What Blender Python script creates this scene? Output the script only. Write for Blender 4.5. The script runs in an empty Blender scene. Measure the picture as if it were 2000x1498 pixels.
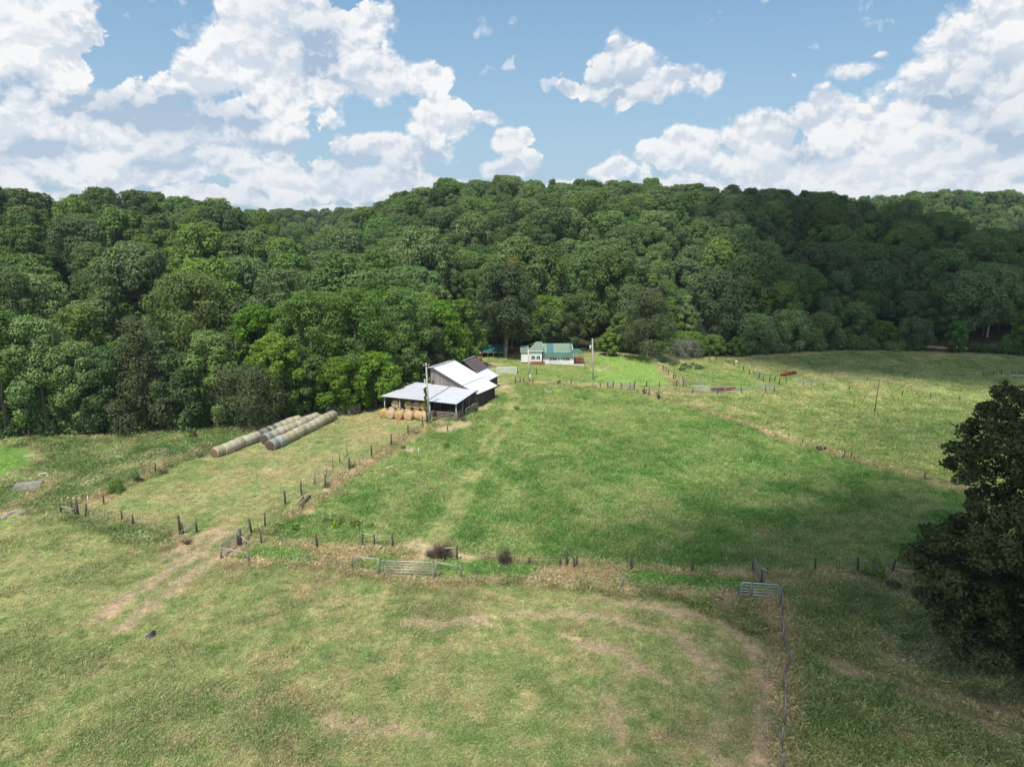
import bpy, bmesh, math, random
import numpy as np
from math import radians, sin, cos, tan, pi, atan2, sqrt
from mathutils import Vector, Matrix

random.seed(7)
rng = np.random.default_rng(11)
S = bpy.context.scene
COL = S.collection

# ------------------------------------------------------------------ camera, world, sun, exposure
CAM_H = 30.0
F = 1388.0                       # focal length in photo pixels (photo is 2000 x 1498)
PITCH = math.atan((749 - 425) / F)
cam_d = bpy.data.cameras.new('camera'); cam = bpy.data.objects.new('camera', cam_d); COL.objects.link(cam)
cam_d.sensor_width = 36.0; cam_d.lens = 36.0 * F / 2000.0
cam_d.clip_start = 0.5; cam_d.clip_end = 6000.0
cam.location = (0, 0, CAM_H); cam.rotation_euler = (pi / 2 - PITCH, 0, 0)
S.camera = cam

SUN_EL, SUN_AZ = radians(62), radians(-155)      # azimuth measured from +Y towards +X: behind the camera, from the left
sun_vec = Vector((sin(SUN_AZ) * cos(SUN_EL), cos(SUN_AZ) * cos(SUN_EL), sin(SUN_EL)))
sd = bpy.data.lights.new('sun', 'SUN'); sun = bpy.data.objects.new('sun', sd); COL.objects.link(sun)
sd.energy = 4.8; sd.angle = radians(0.6); sd.color = (1.0, 0.96, 0.88)
sun.rotation_euler = sun_vec.to_track_quat('Z', 'Y').to_euler()
sun.location = (0, 0, 200)

S.view_settings.view_transform = 'Standard'; S.view_settings.look = 'None'
S.view_settings.exposure = 0.0; S.view_settings.gamma = 1.0
S.render.engine = 'CYCLES'
S.cycles.max_bounces = 4; S.cycles.diffuse_bounces = 2; S.cycles.glossy_bounces = 2
S.cycles.transmission_bounces = 4; S.cycles.transparent_max_bounces = 12
S.cycles.use_denoising = True
S.cycles.caustics_reflective = False; S.cycles.caustics_refractive = False


def ray_dir(px, py):
    """world direction through a photo pixel"""
    x = (px - 1000) / F; y = (749 - py) / F
    d = Vector((x, cos(PITCH) + y * sin(PITCH), -sin(PITCH) + y * cos(PITCH)))
    return d.normalized()


def az_el(px, py):
    d = ray_dir(px, py)
    return atan2(d.x, d.y), math.asin(d.z)


class NT:
    """tiny node-tree writer"""
    def __init__(self, tree):
        self.t = tree; self.n = tree.nodes; self.l = tree.links
    def new(self, typ, **kw):
        nd = self.n.new(typ)
        for k, v in kw.items(): setattr(nd, k, v)
        return nd
    def put(self, sock, v):
        if isinstance(v, bpy.types.NodeSocket): self.l.new(v, sock)
        elif v is not None:
            if hasattr(sock.default_value, '__len__') and not hasattr(v, '__len__'): v = (v,) * len(sock.default_value)
            sock.default_value = v
    def m(self, op, a, b=None, c=None, clamp=False):
        nd = self.new('ShaderNodeMath', operation=op, use_clamp=clamp)
        self.put(nd.inputs[0], a)
        if b is not None: self.put(nd.inputs[1], b)
        if c is not None: self.put(nd.inputs[2], c)
        return nd.outputs[0]
    def v(self, op, a, b=None, s=None):
        nd = self.new('ShaderNodeVectorMath', operation=op)
        self.put(nd.inputs[0], a)
        if b is not None: self.put(nd.inputs[1], b)
        if s is not None: self.put(nd.inputs['Scale'], s)
        return nd.outputs['Value'] if op in ('LENGTH', 'DOT_PRODUCT', 'DISTANCE') else nd.outputs[0]
    def noise(self, vec, scale, detail=2, rough=0.5, dim='3D', dist=0.0, color=False, norm=True):
        nd = self.new('ShaderNodeTexNoise', noise_dimensions=dim, normalize=norm)
        if vec is not None: self.l.new(vec, nd.inputs['Vector'])
        self.put(nd.inputs['Scale'], scale); self.put(nd.inputs['Detail'], detail)
        self.put(nd.inputs['Roughness'], rough); self.put(nd.inputs['Distortion'], dist)
        return nd.outputs['Color'] if color else nd.outputs[0]
    def vor(self, vec, scale, detail=0, rough=0.5, smooth=0.3, dim='3D'):
        nd = self.new('ShaderNodeTexVoronoi', feature='SMOOTH_F1', voronoi_dimensions=dim, normalize=True)
        self.l.new(vec, nd.inputs['Vector'])
        self.put(nd.inputs['Scale'], scale); self.put(nd.inputs['Detail'], detail)
        self.put(nd.inputs['Roughness'], rough); self.put(nd.inputs['Smoothness'], smooth)
        return nd.outputs['Distance']
    def mr(self, v, a, b, c=0.0, d=1.0, smooth=False):
        nd = self.new('ShaderNodeMapRange', interpolation_type='SMOOTHSTEP' if smooth else 'LINEAR')
        for i, x in enumerate((v, a, b, c, d)): self.put(nd.inputs[i], x)
        return nd.outputs[0]
    def mix(self, f, a, b, blend='MIX'):
        nd = self.new('ShaderNodeMix', data_type='RGBA', blend_type=blend)
        self.put(nd.inputs[0], f)
        self.put(nd.inputs[6], a if isinstance(a, bpy.types.NodeSocket) else tuple(a[:3]) + (1,))
        self.put(nd.inputs[7], b if isinstance(b, bpy.types.NodeSocket) else tuple(b[:3]) + (1,))
        return nd.outputs[2]
    def xyz(self, x, y, z):
        nd = self.new('ShaderNodeCombineXYZ')
        self.put(nd.inputs[0], x); self.put(nd.inputs[1], y); self.put(nd.inputs[2], z)
        return nd.outputs[0]


# sky: Nishita sky in the world; the cumulus stand on a backdrop ring far behind the hills (built below)
W = bpy.data.worlds.new('World'); S.world = W; W.use_nodes = True
W.node_tree.nodes.clear()
q = NT(W.node_tree)
SKY_STR = 0.145
sky = q.new('ShaderNodeTexSky', sky_type='NISHITA')
sky.sun_disc = False; sky.sun_elevation = SUN_EL; sky.sun_rotation = SUN_AZ
sky.altitude = 200; sky.air_density = 1.0; sky.dust_density = 1.6; sky.ozone_density = 1.0
bg = q.new('ShaderNodeBackground'); q.l.new(sky.outputs[0], bg.inputs[0]); bg.inputs[1].default_value = SKY_STR
wo = q.new('ShaderNodeOutputWorld'); q.l.new(bg.outputs[0], wo.inputs[0])

m_cloud = bpy.data.materials.new('cumulus'); m_cloud.use_nodes = True; m_cloud.node_tree.nodes.clear()
m_cloud.cycles.emission_sampling = 'NONE'
q = NT(m_cloud.node_tree)
co = q.v('NORMALIZE', q.v('SUBTRACT', q.new('ShaderNodeNewGeometry').outputs['Position'], (0.0, 0.0, 30.0)))
sep = q.new('ShaderNodeSeparateXYZ'); q.l.new(co, sep.inputs[0])
dx, dy, dz = sep.outputs
azn = q.m('ARCTAN2', dx, dy); eln = q.m('ARCSINE', dz)
# blobs: photo px centre, px radii, strength
BL = [(30, 90, 135, 170, 1.0), (60, 265, 240, 105, .95), (-200, 150, 250, 260, 1.0),
      (525, 60, 165, 135, 1.05), (570, 150, 200, 105, .95), (385, 165, 115, 60, .8), (270, 205, 130, 60, .85),
      (700, 60, 110, 80, .75), (380, 250, 260, 90, .9), (740, 170, 110, 80, .72), (830, 160, 90, 80, .75),
      (860, 240, 110, 70, .78), (960, 235, 75, 26, .6), (780, 300, 200, 50, .72), (300, 330, 500, 60, .85),
      (650, 350, 400, 50, .75), (1000, 275, 66, 42, .6), (1010, 330, 90, 42, .72),
      (1215, 135, 110, 62, .85), (1280, 178, 135, 42, .9), (1170, 165, 80, 30, .6), (1215, 96, 30, 30, .5), (1110, 168, 60, 25, .55),
      (1137, 118, 30, 20, .3),
      (1690, 155, 90, 34, .55), (1725, 125, 40, 22, .5), (1568, 174, 20, 13, .3),
      (1900, 130, 110, 130, .95), (2050, 100, 160, 200, 1.05), (1900, 230, 220, 110, 1.0), (1620, 240, 90, 60, .82),
      (1480, 280, 110, 55, .85), (1330, 295, 110, 55, .82), (1190, 325, 70, 35, .72), (1700, 320, 420, 75, .95),
      (1600, 370, 800, 40, .8), (1830, 90, 30, 60, .55), (300, 395, 900, 30, .7)]


GR = [(270, 215, 150, 42, 1.0), (450, 235, 110, 45, .6), (40, 165, 70, 40, .8), (60, 290, 110, 30, .7),  # grey cloud bases: shade painted into the cloud colour
      (330, 335, 130, 22, .6), (560, 285, 110, 28, .75), (640, 100, 60, 90, .6), (820, 85, 70, 35, .7), (850, 300, 60, 40, .45),
      (1600, 300, 120, 25, .5), (1850, 195, 90, 20, .5), (1950, 265, 80, 24, .6), (700, 320, 130, 20, .4)]
pos = q.xyz(azn, eln, 0.0)
wrp = q.noise(pos, 6.5, 4, 0.55, dim='2D', color=True)
wrp = q.v('SCALE', q.v('SUBTRACT', wrp, (0.5, 0.5, 0.5)), s=0.07)
pw = q.v('ADD', pos, wrp)


def blobs(lst, pt, k=1.0):
    run = None
    for (bx, by, rx, ry, s) in lst:
        a0, e0 = az_el(bx, by); ia, ie = F / rx * k, F / ry * k
        ln = q.v('LENGTH', q.v('MULTIPLY_ADD', pt, (ia, ie, 0)))
        nd = ln.node.inputs[0].links[0].from_node; nd.inputs[2].default_value = (-a0 * ia, -e0 * ie, 0)
        val = q.m('MULTIPLY_ADD', ln, -1.15, 1.15 * (0.22 + 0.80 * s))
        run = val if run is None else q.m('MAXIMUM', run, val)
    return run


run = blobs(BL, pw)
far = q.noise(q.v('MULTIPLY', co, (1, 1, 2.0)), 2.6, 3, 0.5)
side = q.mr(q.m('ABSOLUTE', azn), 0.72, 0.9)
run = q.m('MAXIMUM', run, q.m('MULTIPLY', side, q.m('MULTIPLY_ADD', far, 2.0, -0.9)))


def puffs(pt):
    sq = q.v('MULTIPLY', pt, (1.0, 1.25, 0.0))
    big = q.vor(sq, 11.0, 1.0, 0.6, 0.25, dim='2D')
    mid = q.vor(sq, 27.0, 3.0, 0.55, 0.15, dim='2D')
    fine = q.noise(sq, 60.0, 5, 0.62, dim='2D')
    h = q.m('MULTIPLY_ADD', big, -1.1, 0.27)
    h = q.m('ADD', h, q.m('MULTIPLY_ADD', mid, -0.75, 0.19))
    return q.m('ADD', h, q.m('MULTIPLY_ADD', fine, 0.26, -0.13))


w2 = q.v('SCALE', q.v('SUBTRACT', q.noise(pos, 30.0, 3, 0.5, dim='2D', color=True), (0.5, 0.5, 0.5)), s=0.02)
pp = q.v('ADD', q.v('ADD', pos, q.v('SCALE', wrp, s=0.22)), q.v('SCALE', w2, s=0.7))
P0 = puffs(pp)
P1 = puffs(q.v('ADD', pp, (-0.004, 0.010, 0)))
D0 = q.m('ADD', run, P0)
thr = 0.12
edge = q.mr(q.noise(pos, 9.0, 2, 0.5, dim='2D'), 0.35, 0.65, 0.05, 0.24)      # some edges crisp, others wispy
alpha = q.m('DIVIDE', q.m('SUBTRACT', D0, thr), edge, clamp=True)
alpha = q.m('MULTIPLY', alpha, q.mr(run, -0.10, 0.06))
alpha = q.m('POWER', alpha, 0.8)
relief = q.m('SUBTRACT', P0, P1)
grey = q.m('ADD', blobs(GR, pw), q.m('MULTIPLY', P0, -0.9))
grey = q.mr(grey, 0.0, 0.95, 0.0, 0.80, smooth=True)
soft = q.noise(q.xyz(azn, q.m('MULTIPLY', eln, 1.6), 3.0), 6.0, 4, 0.5, dim='3D')
lit = q.m('ADD', q.m('MULTIPLY', q.mr(relief, -0.10, 0.10, -0.34, 0.34), q.mr(D0, 0.3, 1.3, 1.0, 0.45)), q.mr(soft, 0.32, 0.66, 0.42, 0.92))
lit = q.m('SUBTRACT', lit, grey)
lit = q.m('MINIMUM', q.m('MAXIMUM', lit, 0.0), 1.0)
shade_c = tuple(c for c in (0.40, 0.53, 0.69))
lit_c = tuple(c for c in (0.95, 0.955, 0.96))
ccol = q.mix(lit, shade_c, lit_c)
# distance haze near the horizon washes the clouds together
hz = q.mr(eln, 0.0, 0.15, 0.42, 0.0)
ccol = q.mix(hz, ccol, (0.74, 0.81, 0.89))
alpha = q.m('MULTIPLY', alpha, q.mr(eln, 0.42, 0.33))
veil = q.mr(eln, 0.02, 0.26, 0.85, 0.60)                      # sky blue painted on as emission, denser near the horizon
ccol = q.mix(alpha, q.mix(q.mr(eln, 0.0, 0.27), (0.44, 0.64, 0.79), (0.225, 0.44, 0.68)), ccol)
cover = q.m('MAXIMUM', alpha, q.m('MULTIPLY', veil, q.mr(eln, 0.42, 0.33)))
em = q.new('ShaderNodeEmission'); q.l.new(ccol, em.inputs[0]); trn = q.new('ShaderNodeBsdfTransparent'); mx = q.new('ShaderNodeMixShader')
q.l.new(cover, mx.inputs[0]); q.l.new(trn.outputs[0], mx.inputs[1]); q.l.new(em.outputs[0], mx.inputs[2])
oo = q.new('ShaderNodeOutputMaterial'); q.l.new(mx.outputs[0], oo.inputs[0])
bm = bmesh.new(); rings = []
for zz in (-300, 300, 1300):
    rings.append([bm.verts.new((2800 * cos(i * pi / 48), 2800 * sin(i * pi / 48), zz)) for i in range(96)])
for r0, r1 in zip(rings, rings[1:]):
    for i in range(96): bm.faces.new((r0[i], r0[(i + 1) % 96], r1[(i + 1) % 96], r1[i]))
me = bpy.data.meshes.new('sky'); bm.to_mesh(me); bm.free(); me.materials.append(m_cloud)
o = bpy.data.objects.new('sky', me); COL.objects.link(o); o['kind'] = 'structure'

# ------------------------------------------------------------------ helpers: tags, meshes, noise
def tag(o, label=None, cat=None, group=None, kind=None):
    if label: o['label'] = label
    if cat: o['category'] = cat
    if group: o['group'] = group
    if kind: o['kind'] = kind
    return o


def empty(name, loc, rz=0.0, label=None, cat=None, group=None):
    o = bpy.data.objects.new(name, None); COL.objects.link(o)
    o.location = loc; o.rotation_euler = (0, 0, rz); o.empty_display_size = 0.2
    return tag(o, label, cat, group)


def children(o): return [c for c in bpy.data.objects if c.parent == o]


def copy_tree(o, kids, parent=None):
    c = o.copy(); COL.objects.link(c)
    if parent: c.parent = parent
    for ch in kids.get(o.name, ()): copy_tree(ch, kids, c)
    return c


def kids_map():
    d = {}
    for o in bpy.data.objects:
        if o.parent: d.setdefault(o.parent.name, []).append(o)
    return d


class MB:
    """collects boxes, bars, tubes and sheets; build() links them as one mesh object"""
    def __init__(self): self.v = []; self.f = []
    def add(self, vs, fs):
        n = len(self.v); self.v += [tuple(p) for p in vs]; self.f += [tuple(i + n for i in f) for f in fs]
        return self
    def box(self, x0, x1, y0, y1, z0, z1):
        vs = [(x, y, z) for z in (z0, z1) for y in (y0, y1) for x in (x0, x1)]
        return self.add(vs, [(0, 2, 3, 1), (4, 5, 7, 6), (0, 1, 5, 4), (2, 6, 7, 3), (0, 4, 6, 2), (1, 3, 7, 5)])
    def bar(self, a, b, w, h=None, up=(0, 0, 1)):
        a = Vector(a); b = Vector(b); h = w if h is None else h
        d = (b - a).normalized(); u = Vector(up)
        if abs(d.dot(u)) > .95: u = Vector((0, 1, 0))
        s = d.cross(u).normalized(); u = s.cross(d).normalized()
        s *= w / 2; u *= h / 2
        vs = [a - s - u, a + s - u, a + s + u, a - s + u, b - s - u, b + s - u, b + s + u, b - s + u]
        return self.add(vs, [(0, 3, 2, 1), (4, 5, 6, 7), (0, 1, 5, 4), (1, 2, 6, 5), (2, 3, 7, 6), (3, 0, 4, 7)])
    def tube(self, pts, r, n=8, cap=True):
        pts = [Vector(p) for p in pts]; rs = r if hasattr(r, '__len__') else [r] * len(pts)
        base = len(self.v); ref = Vector((0.13, 0.31, 0.94)); prev = None
        for i, p in enumerate(pts):
            d = (pts[min(i + 1, len(pts) - 1)] - pts[max(i - 1, 0)]).normalized()
            if prev is None:
                s = d.cross(ref if abs(d.dot(ref)) < .95 else Vector((1, 0, 0))).normalized()
            else:
                s = (prev - d * prev.dot(d)).normalized()
            prev = s; t = d.cross(s)
            for k in range(n):
                an = 2 * pi * k / n
                self.v.append(tuple(p + (s * cos(an) + t * sin(an)) * rs[i]))
        for i in range(len(pts) - 1):
            for k in range(n):
                a = base + i * n + k; b = base + i * n + (k + 1) % n
                self.f.append((a, b, b + n, a + n))
        if cap:
            self.f.append(tuple(base + k for k in range(n))[::-1])
            self.f.append(tuple(base + (len(pts) - 1) * n + k for k in range(n)))
        return self
    def slab(self, quad, th):
        """a flat polygon given thickness downwards along its normal"""
        qv = [Vector(p) for p in quad]; nrm = (qv[1] - qv[0]).cross(qv[2] - qv[0]).normalized()
        if nrm.z < 0: qv.reverse(); nrm = -nrm
        n = len(qv); lo = [p - nrm * th for p in qv]
        fs = [tuple(range(n)), tuple(range(2 * n - 1, n - 1, -1))]
        fs += [(i, i + n, (i + 1) % n + n, (i + 1) % n) for i in range(n)]
        return self.add(qv + lo, fs)
    def build(self, name, mat, parent=None, smooth=False):
        me = bpy.data.meshes.new(name); me.from_pydata(self.v, [], self.f); me.update()
        if mat: me.materials.append(mat)
        if smooth: me.polygons.foreach_set('use_smooth', [True] * len(me.polygons))
        o = bpy.data.objects.new(name, me); COL.objects.link(o)
        if parent: o.parent = parent
        return o


def mesh_np(name, verts, faces, mat, smooth=False, link=True, parent=None):
    """verts (n,3), faces (m,k) arrays"""
    me = bpy.data.meshes.new(name)
    m, k = faces.shape
    me.vertices.add(len(verts)); me.vertices.foreach_set('co', np.ascontiguousarray(verts, np.float32).ravel())
    me.loops.add(m * k); me.loops.foreach_set('vertex_index', np.ascontiguousarray(faces, np.int32).ravel())
    me.polygons.add(m); me.polygons.foreach_set('loop_start', np.arange(0, m * k, k, dtype=np.int32))
    try: me.polygons.foreach_set('loop_total', np.full(m, k, np.int32))
    except Exception: pass
    if smooth: me.polygons.foreach_set('use_smooth', np.ones(m, bool))
    me.update(calc_edges=True)
    if mat: me.materials.append(mat)
    if not link: return me
    o = bpy.data.objects.new(name, me); COL.objects.link(o)
    if parent: o.parent = parent
    return o


_lat = np.random.default_rng(5).random((256, 256))


def vn(x, y, s):
    """value noise 0..1 with cell size s"""
    x = np.asarray(x, float) / s + 1000; y = np.asarray(y, float) / s + 1000
    ix = np.floor(x).astype(int); iy = np.floor(y).astype(int); fx = x - ix; fy = y - iy
    fx = fx * fx * (3 - 2 * fx); fy = fy * fy * (3 - 2 * fy)
    a = _lat[ix % 256, iy % 256]; b = _lat[(ix + 1) % 256, iy % 256]
    c = _lat[ix % 256, (iy + 1) % 256]; d = _lat[(ix + 1) % 256, (iy + 1) % 256]
    return (a * (1 - fx) + b * fx) * (1 - fy) + (c * (1 - fx) + d * fx) * fy


def fbm(x, y, s, o=4, r=0.5):
    t = 0; a = 1; n = 0
    for i in range(o):
        t = t + a * vn(x + 17.3 * i, y - 9.1 * i, s); n += a; a *= r; s *= .5
    return t / n


def sst(a, b, x):
    t = np.clip((np.asarray(x, float) - a) / (b - a), 0, 1)
    return t * t * (3 - 2 * t)


# ------------------------------------------------------------------ the lie of the land
def flat_xy(px, py, z=0.0):
    d = ray_dir(px, py); t = (z - CAM_H) / d.z
    return d.x * t, d.y * t


AZ = lambda px: atan2(px - 1000, F * cos(PITCH))         # azimuth of a far point seen near the horizon line
_base = [(-500, 868, -1), (0, 853, -1), (200, 847, -1), (330, 841, -1), (480, 836, -.8), (560, 819, -.6), (640, 806, -.4), (740, 794, 0), (800, 783, 0), (845, 755, 0), (880, 733, 0),
         (905, 710, 0), (930, 697, 0), (1060, 690, 0), (1150, 689, -.3), (1380, 696, -2), (1410, 699, -2.2), (1500, 694, -2.4), (1640, 686, -2.5), (1760, 687, -2.5), (2000, 694, -2.5), (2500, 712, -2.5)]
_near = [(-500, 372, 250), (0, 376, 255), (200, 379, 260), (360, 376, 265), (440, 388, 270), (500, 410, 275), (560, 428, 285),
         (620, 436, 300), (680, 426, 310), (740, 402, 320), (800, 376, 330), (870, 354, 340), (980, 338, 345),
         (1150, 339, 345), (1300, 347, 340), (1450, 359, 335), (1600, 368, 330), (1650, 384, 328), (1750, 402, 325),
         (1850, 422, 320), (2000, 445, 315), (2500, 470, 310)]
_farr = [(-500, 430), (300, 425), (420, 404), (520, 403), (720, 406), (820, 420), (1500, 410), (1620, 386), (1700, 376),
         (1800, 368), (1900, 371), (2000, 384), (2300, 400)]
_bf = [flat_xy(*p) for p in _base]; _ba = np.array([atan2(*p) for p in _bf]); _br = np.array([math.hypot(*p) for p in _bf])
_na = np.array([AZ(p[0]) for p in _near]); _ne = np.array([math.tan(az_el(p[0], p[1])[1]) for p in _near]); _nr = np.array([p[2] for p in _near], float)
_fa = np.array([AZ(p[0]) for p in _farr]); _fe = np.array([math.tan(az_el(p[0], p[1])[1]) for p in _farr])
RF = 620.0
TREE_T = 15.2


def ground_z(x, y):
    x = np.asarray(x, float); y = np.asarray(y, float)
    r = np.hypot(x, y); a = np.arctan2(x, y)
    rb = np.interp(a, _ba, _br) + 4
    rc = np.interp(a, _na, _nr); hc = CAM_H + rc * np.interp(a, _na, _ne) - TREE_T
    # fields: a soft swell, falling a little towards the creek at the back right
    z = 0.9 * (fbm(x, y, 60, 3) - 0.5) * sst(20, 60, r)
    z = z + 1.1 * np.exp(-(((x - 3) / 16) ** 2 + ((y - 118) / 22) ** 2))           # rise beside the barn track
    z = z - 1.0 * sst(20, 70, -x) * sst(60, 110, y)
    z = z - 2.5 * sst(120, 185, r) * sst(0.05, 0.3, a)
    # forest floor, then the hill
    rb2 = rb + np.where(a < -0.1, 32, 8) * sst(0.2, -0.25, a) + 6
    t = np.clip((r - rb2) / np.maximum(rc - rb2, 1), 0, 1)
    s = 1 - (1 - t) ** 1.45
    gul = (fbm(a * 90, r * 0.12, 9, 3) - 0.5) * 16 * np.sin(np.pi * t) * sst(0.05, .4, t)
    hill = s * hc + gul
    past = np.clip(r - rc, 0, None)
    hill = hill - 0.10 * past * sst(0, 80, past)
    hf = CAM_H + RF * np.interp(a, _fa, _fe) - TREE_T
    tf = sst(400, RF, r)
    hill = np.where(r > rc, hill * (1 - tf) + hf * tf, hill)
    hill = np.maximum(hill - 0.12 * np.clip(r - RF - 40, 0, None), -12)
    front = np.clip(np.cos(a), 0, 1) > 0.2
    z = np.where(front, z * (1 - t) + hill * sst(0, .06, t) * 1.0, z)
    return np.where(y < 5, z * 0.3, z)


def gz(x, y): return float(ground_z(x, y))


def P(px, py, dz=0.0):
    """the ground point seen at a photo pixel (ray marched against the land)"""
    d = ray_dir(px, py); o = Vector((0, 0, CAM_H))
    t = 20.0; prev = t
    while t < 900:
        p = o + d * t
        if p.z <= gz(p.x, p.y): break
        prev = t; t += 2.0
    lo, hi = prev, t
    for _ in range(18):
        m_ = (lo + hi) / 2; p = o + d * m_
        if p.z <= gz(p.x, p.y): hi = m_
        else: lo = m_
    p = o + d * hi
    return Vector((p.x, p.y, gz(p.x, p.y) + dz))


def proj(p):
    """photo pixel of a world point"""
    x, y, z = p[0], p[1], p[2] - CAM_H
    dep = y * cos(PITCH) - z * sin(PITCH); upv = y * sin(PITCH) + z * cos(PITCH)
    return 1000 + F * x / dep, 749 - F * upv / dep


def PL(pts): return np.array([tuple(P(*p)[:2]) for p in pts])


def d_line(x, y, L):
    d = np.full(np.shape(x), 1e9)
    for i in range(len(L) - 1):
        ax, ay = L[i]; bx, by = L[i + 1]; vx, vy = bx - ax, by - ay
        t = np.clip(((x - ax) * vx + (y - ay) * vy) / (vx * vx + vy * vy + 1e-9), 0, 1)
        d = np.minimum(d, np.hypot(x - ax - t * vx, y - ay - t * vy))
    return d


def inside(x, y, L):
    c = np.zeros(np.shape(x), bool); n = len(L); j = n - 1
    for i in range(n):
        xi, yi = L[i]; xj, yj = L[j]
        if abs(yj - yi) > 1e-9:
            c ^= ((yi > y) != (yj > y)) & (x < (xj - xi) * (y - yi) / (yj - yi) + xi)
        j = i
    return c


def soft_in(x, y, L, w):
    """1 inside the polygon, fading over w metres across its edge"""
    d = d_line(x, y, np.vstack([L, L[:1]]))
    s = np.where(inside(x, y, L), d, -d)
    return sst(-w, w, s)


# ------------------------------------------------------------------ what grows where: colour of the fields and height of the grass
paddock = PL([(600, 1000), (700, 930), (800, 870), (845, 835), (985, 765), (1000, 745), (1230, 762), (1360, 800), (1540, 858), (1660, 900),
              (1860, 955), (2100, 1010), (2100, 1110), (1740, 1112), (1440, 1115), (1100, 1100), (930, 1085), (860, 1070), (520, 1050), (540, 1030)])
baleyard = PL([(150, 985), (300, 925), (430, 862), (560, 812), (640, 800), (760, 790), (850, 822), (830, 840), (700, 905), (600, 960), (560, 1000), (480, 1040), (400, 1050), (330, 1035)])
lawn = PL([(940, 702), (1000, 697), (1030, 712), (1160, 716), (1165, 700), (1190, 692), (1270, 700), (1302, 738), (1305, 752), (1170, 748), (1000, 742), (975, 730)])
lush = PL([(1165, 696), (1290, 702), (1304, 726), (1306, 752), (1180, 750), (1150, 736)])
beyond = PL([(1380, 700), (1450, 702), (1640, 686), (2200, 700), (2300, 760), (2100, 1000), (1880, 956), (1660, 900), (1540, 858), (1360, 800), (1240, 765), (1400, 775), (1620, 748), (1450, 735)])
yard_r = PL([(1310, 712), (1400, 705), (1440, 730), (1620, 745), (1400, 770), (1310, 755)])
weeds_l = PL([(-60, 862), (330, 845), (520, 820), (420, 880), (250, 950), (150, 985), (110, 1000), (340, 1050), (350, 1085), (250, 1060), (60, 1000), (-60, 990)])
mown_l = PL([(-300, 880), (60, 872), (85, 890), (70, 905), (0, 940), (-300, 1010)])
alley = PL([(430, 1090), (540, 1060), (860, 1085), (1100, 1105), (1440, 1120), (1500, 1140), (1440, 1165), (1000, 1125), (700, 1105), (500, 1105)])
rough_r = PL([(1530, 1120), (1760, 1120), (2100, 1110), (2500, 1200), (2400, 1700), (1540, 1600), (1520, 1180)])
rough_m = PL([(900, 1135), (1440, 1160), (1520, 1180), (1525, 1290), (1420, 1215), (1300, 1172), (1100, 1150)])
drylines = [(PL([(430, 1100), (560, 1100), (730, 1125), (850, 1140), (1000, 1135), (1200, 1150), (1440, 1175), (1500, 1190)]), 1.3, .9),
            (PL([(430, 1085), (520, 1062), (650, 1070), (770, 1078), (840, 1085), (960, 1090), (1100, 1100), (1440, 1125), (1560, 1120), (1760, 1118)]), 1.1, .9),
            (PL([(465, 1070), (520, 1035), (600, 990), (700, 918), (790, 855), (835, 832), (870, 830)]), 2.1, .95),
            (PL([(1000, 748), (1100, 752), (1235, 762), (1300, 780), (1400, 812), (1540, 858), (1600, 880), (1700, 908), (1900, 962), (2000, 985)]), 1.35, 1.0),
            (PL([(1235, 762), (1400, 772), (1500, 765), (1585, 750), (1700, 755), (1990, 775)]), .7, .5),
            (PL([(1282, 712), (1310, 735), (1330, 752)]), 1.6, .9),
            (PL([(120, 1000), (250, 1030), (350, 1050), (370, 1080)]), .9, .7),
            (PL([(150, 985), (240, 950), (330, 905), (400, 875)]), 1.8, .8),
            (PL([(1440, 1185), (1522, 1180), (1528, 1300), (1527, 1420), (1526, 1500), (1526, 1600)]), 1.9, .95),
            (PL([(1180, 712), (1200, 720), (1160, 722)]), 1.2, .6),
            (PL([(0, 852), (330, 840), (420, 836)]), 1.4, .5),
            (PL([(0, 1000), (60, 975), (110, 940)]), 2.0, .7)]
tracks = [PL([(985, 755), (1000, 790), (975, 830), (930, 890), (905, 940), (880, 990), (850, 1040), (835, 1085), (800, 1120)]),
          PL([(1000, 760), (1012, 795), (1000, 830), (960, 880), (930, 930), (905, 985), (870, 1045), (850, 1085)])]
tracks2 = [PL([(440, 1045), (400, 1075), (340, 1110), (250, 1160), (200, 1200)]), PL([(480, 1060), (430, 1090), (380, 1120), (300, 1170), (240, 1225)]),
           PL([(420, 1035), (330, 1085)])]
arcs = [PL([(1150, 1170), (1300, 1185), (1400, 1215), (1470, 1260), (1500, 1330), (1500, 1420), (1480, 1500)]),
        PL([(1000, 1195), (1180, 1205), (1320, 1245), (1390, 1300), (1410, 1380), (1400, 1480)]),
        PL([(800, 1220), (880, 1215), (940, 1208)]), PL([(650, 1410), (760, 1425), (850, 1445)]), PL([(1100, 1240), (1200, 1270), (1290, 1330)]),
        PL([(1080, 1345), (1180, 1360), (1200, 1420)])]
right_tr = [PL([(1600, 1290), (1750, 1330), (1860, 1365), (2000, 1400), (2200, 1450)]), PL([(1640, 1320), (1800, 1375), (1900, 1410), (2050, 1450)])]
dirt = [(P(815, 1062), 1.9), (P(840, 1080), 1.6), (P(910, 1088), 1.8), (P(965, 712), 3.0), (P(992, 755), 2.0), (P(900, 830), 2.4), (P(870, 838), 2.0),
        (P(940, 798), 1.6), (P(955, 790), 1.5), (P(800, 880), 1.2), (P(1170, 722), 2.0), (P(1331, 709), 1.0), (P(1342, 711.5), 1.2), (P(1352, 713), 1.0), (P(1366, 712), 1.5), (P(1585, 750), 1.6), (P(1065, 748), 1.3),
        (P(1500, 772), 1.6), (P(20, 1000), 1.6), (P(55, 890), 1.0), (P(610, 1000), 1.3), (P(640, 960), 1.0), (P(790, 795), 2.5), (P(830, 805), 2.5)]
creek_road = PL([(1650, 672), (1870, 680), (1940, 681), (2200, 690)])

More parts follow.
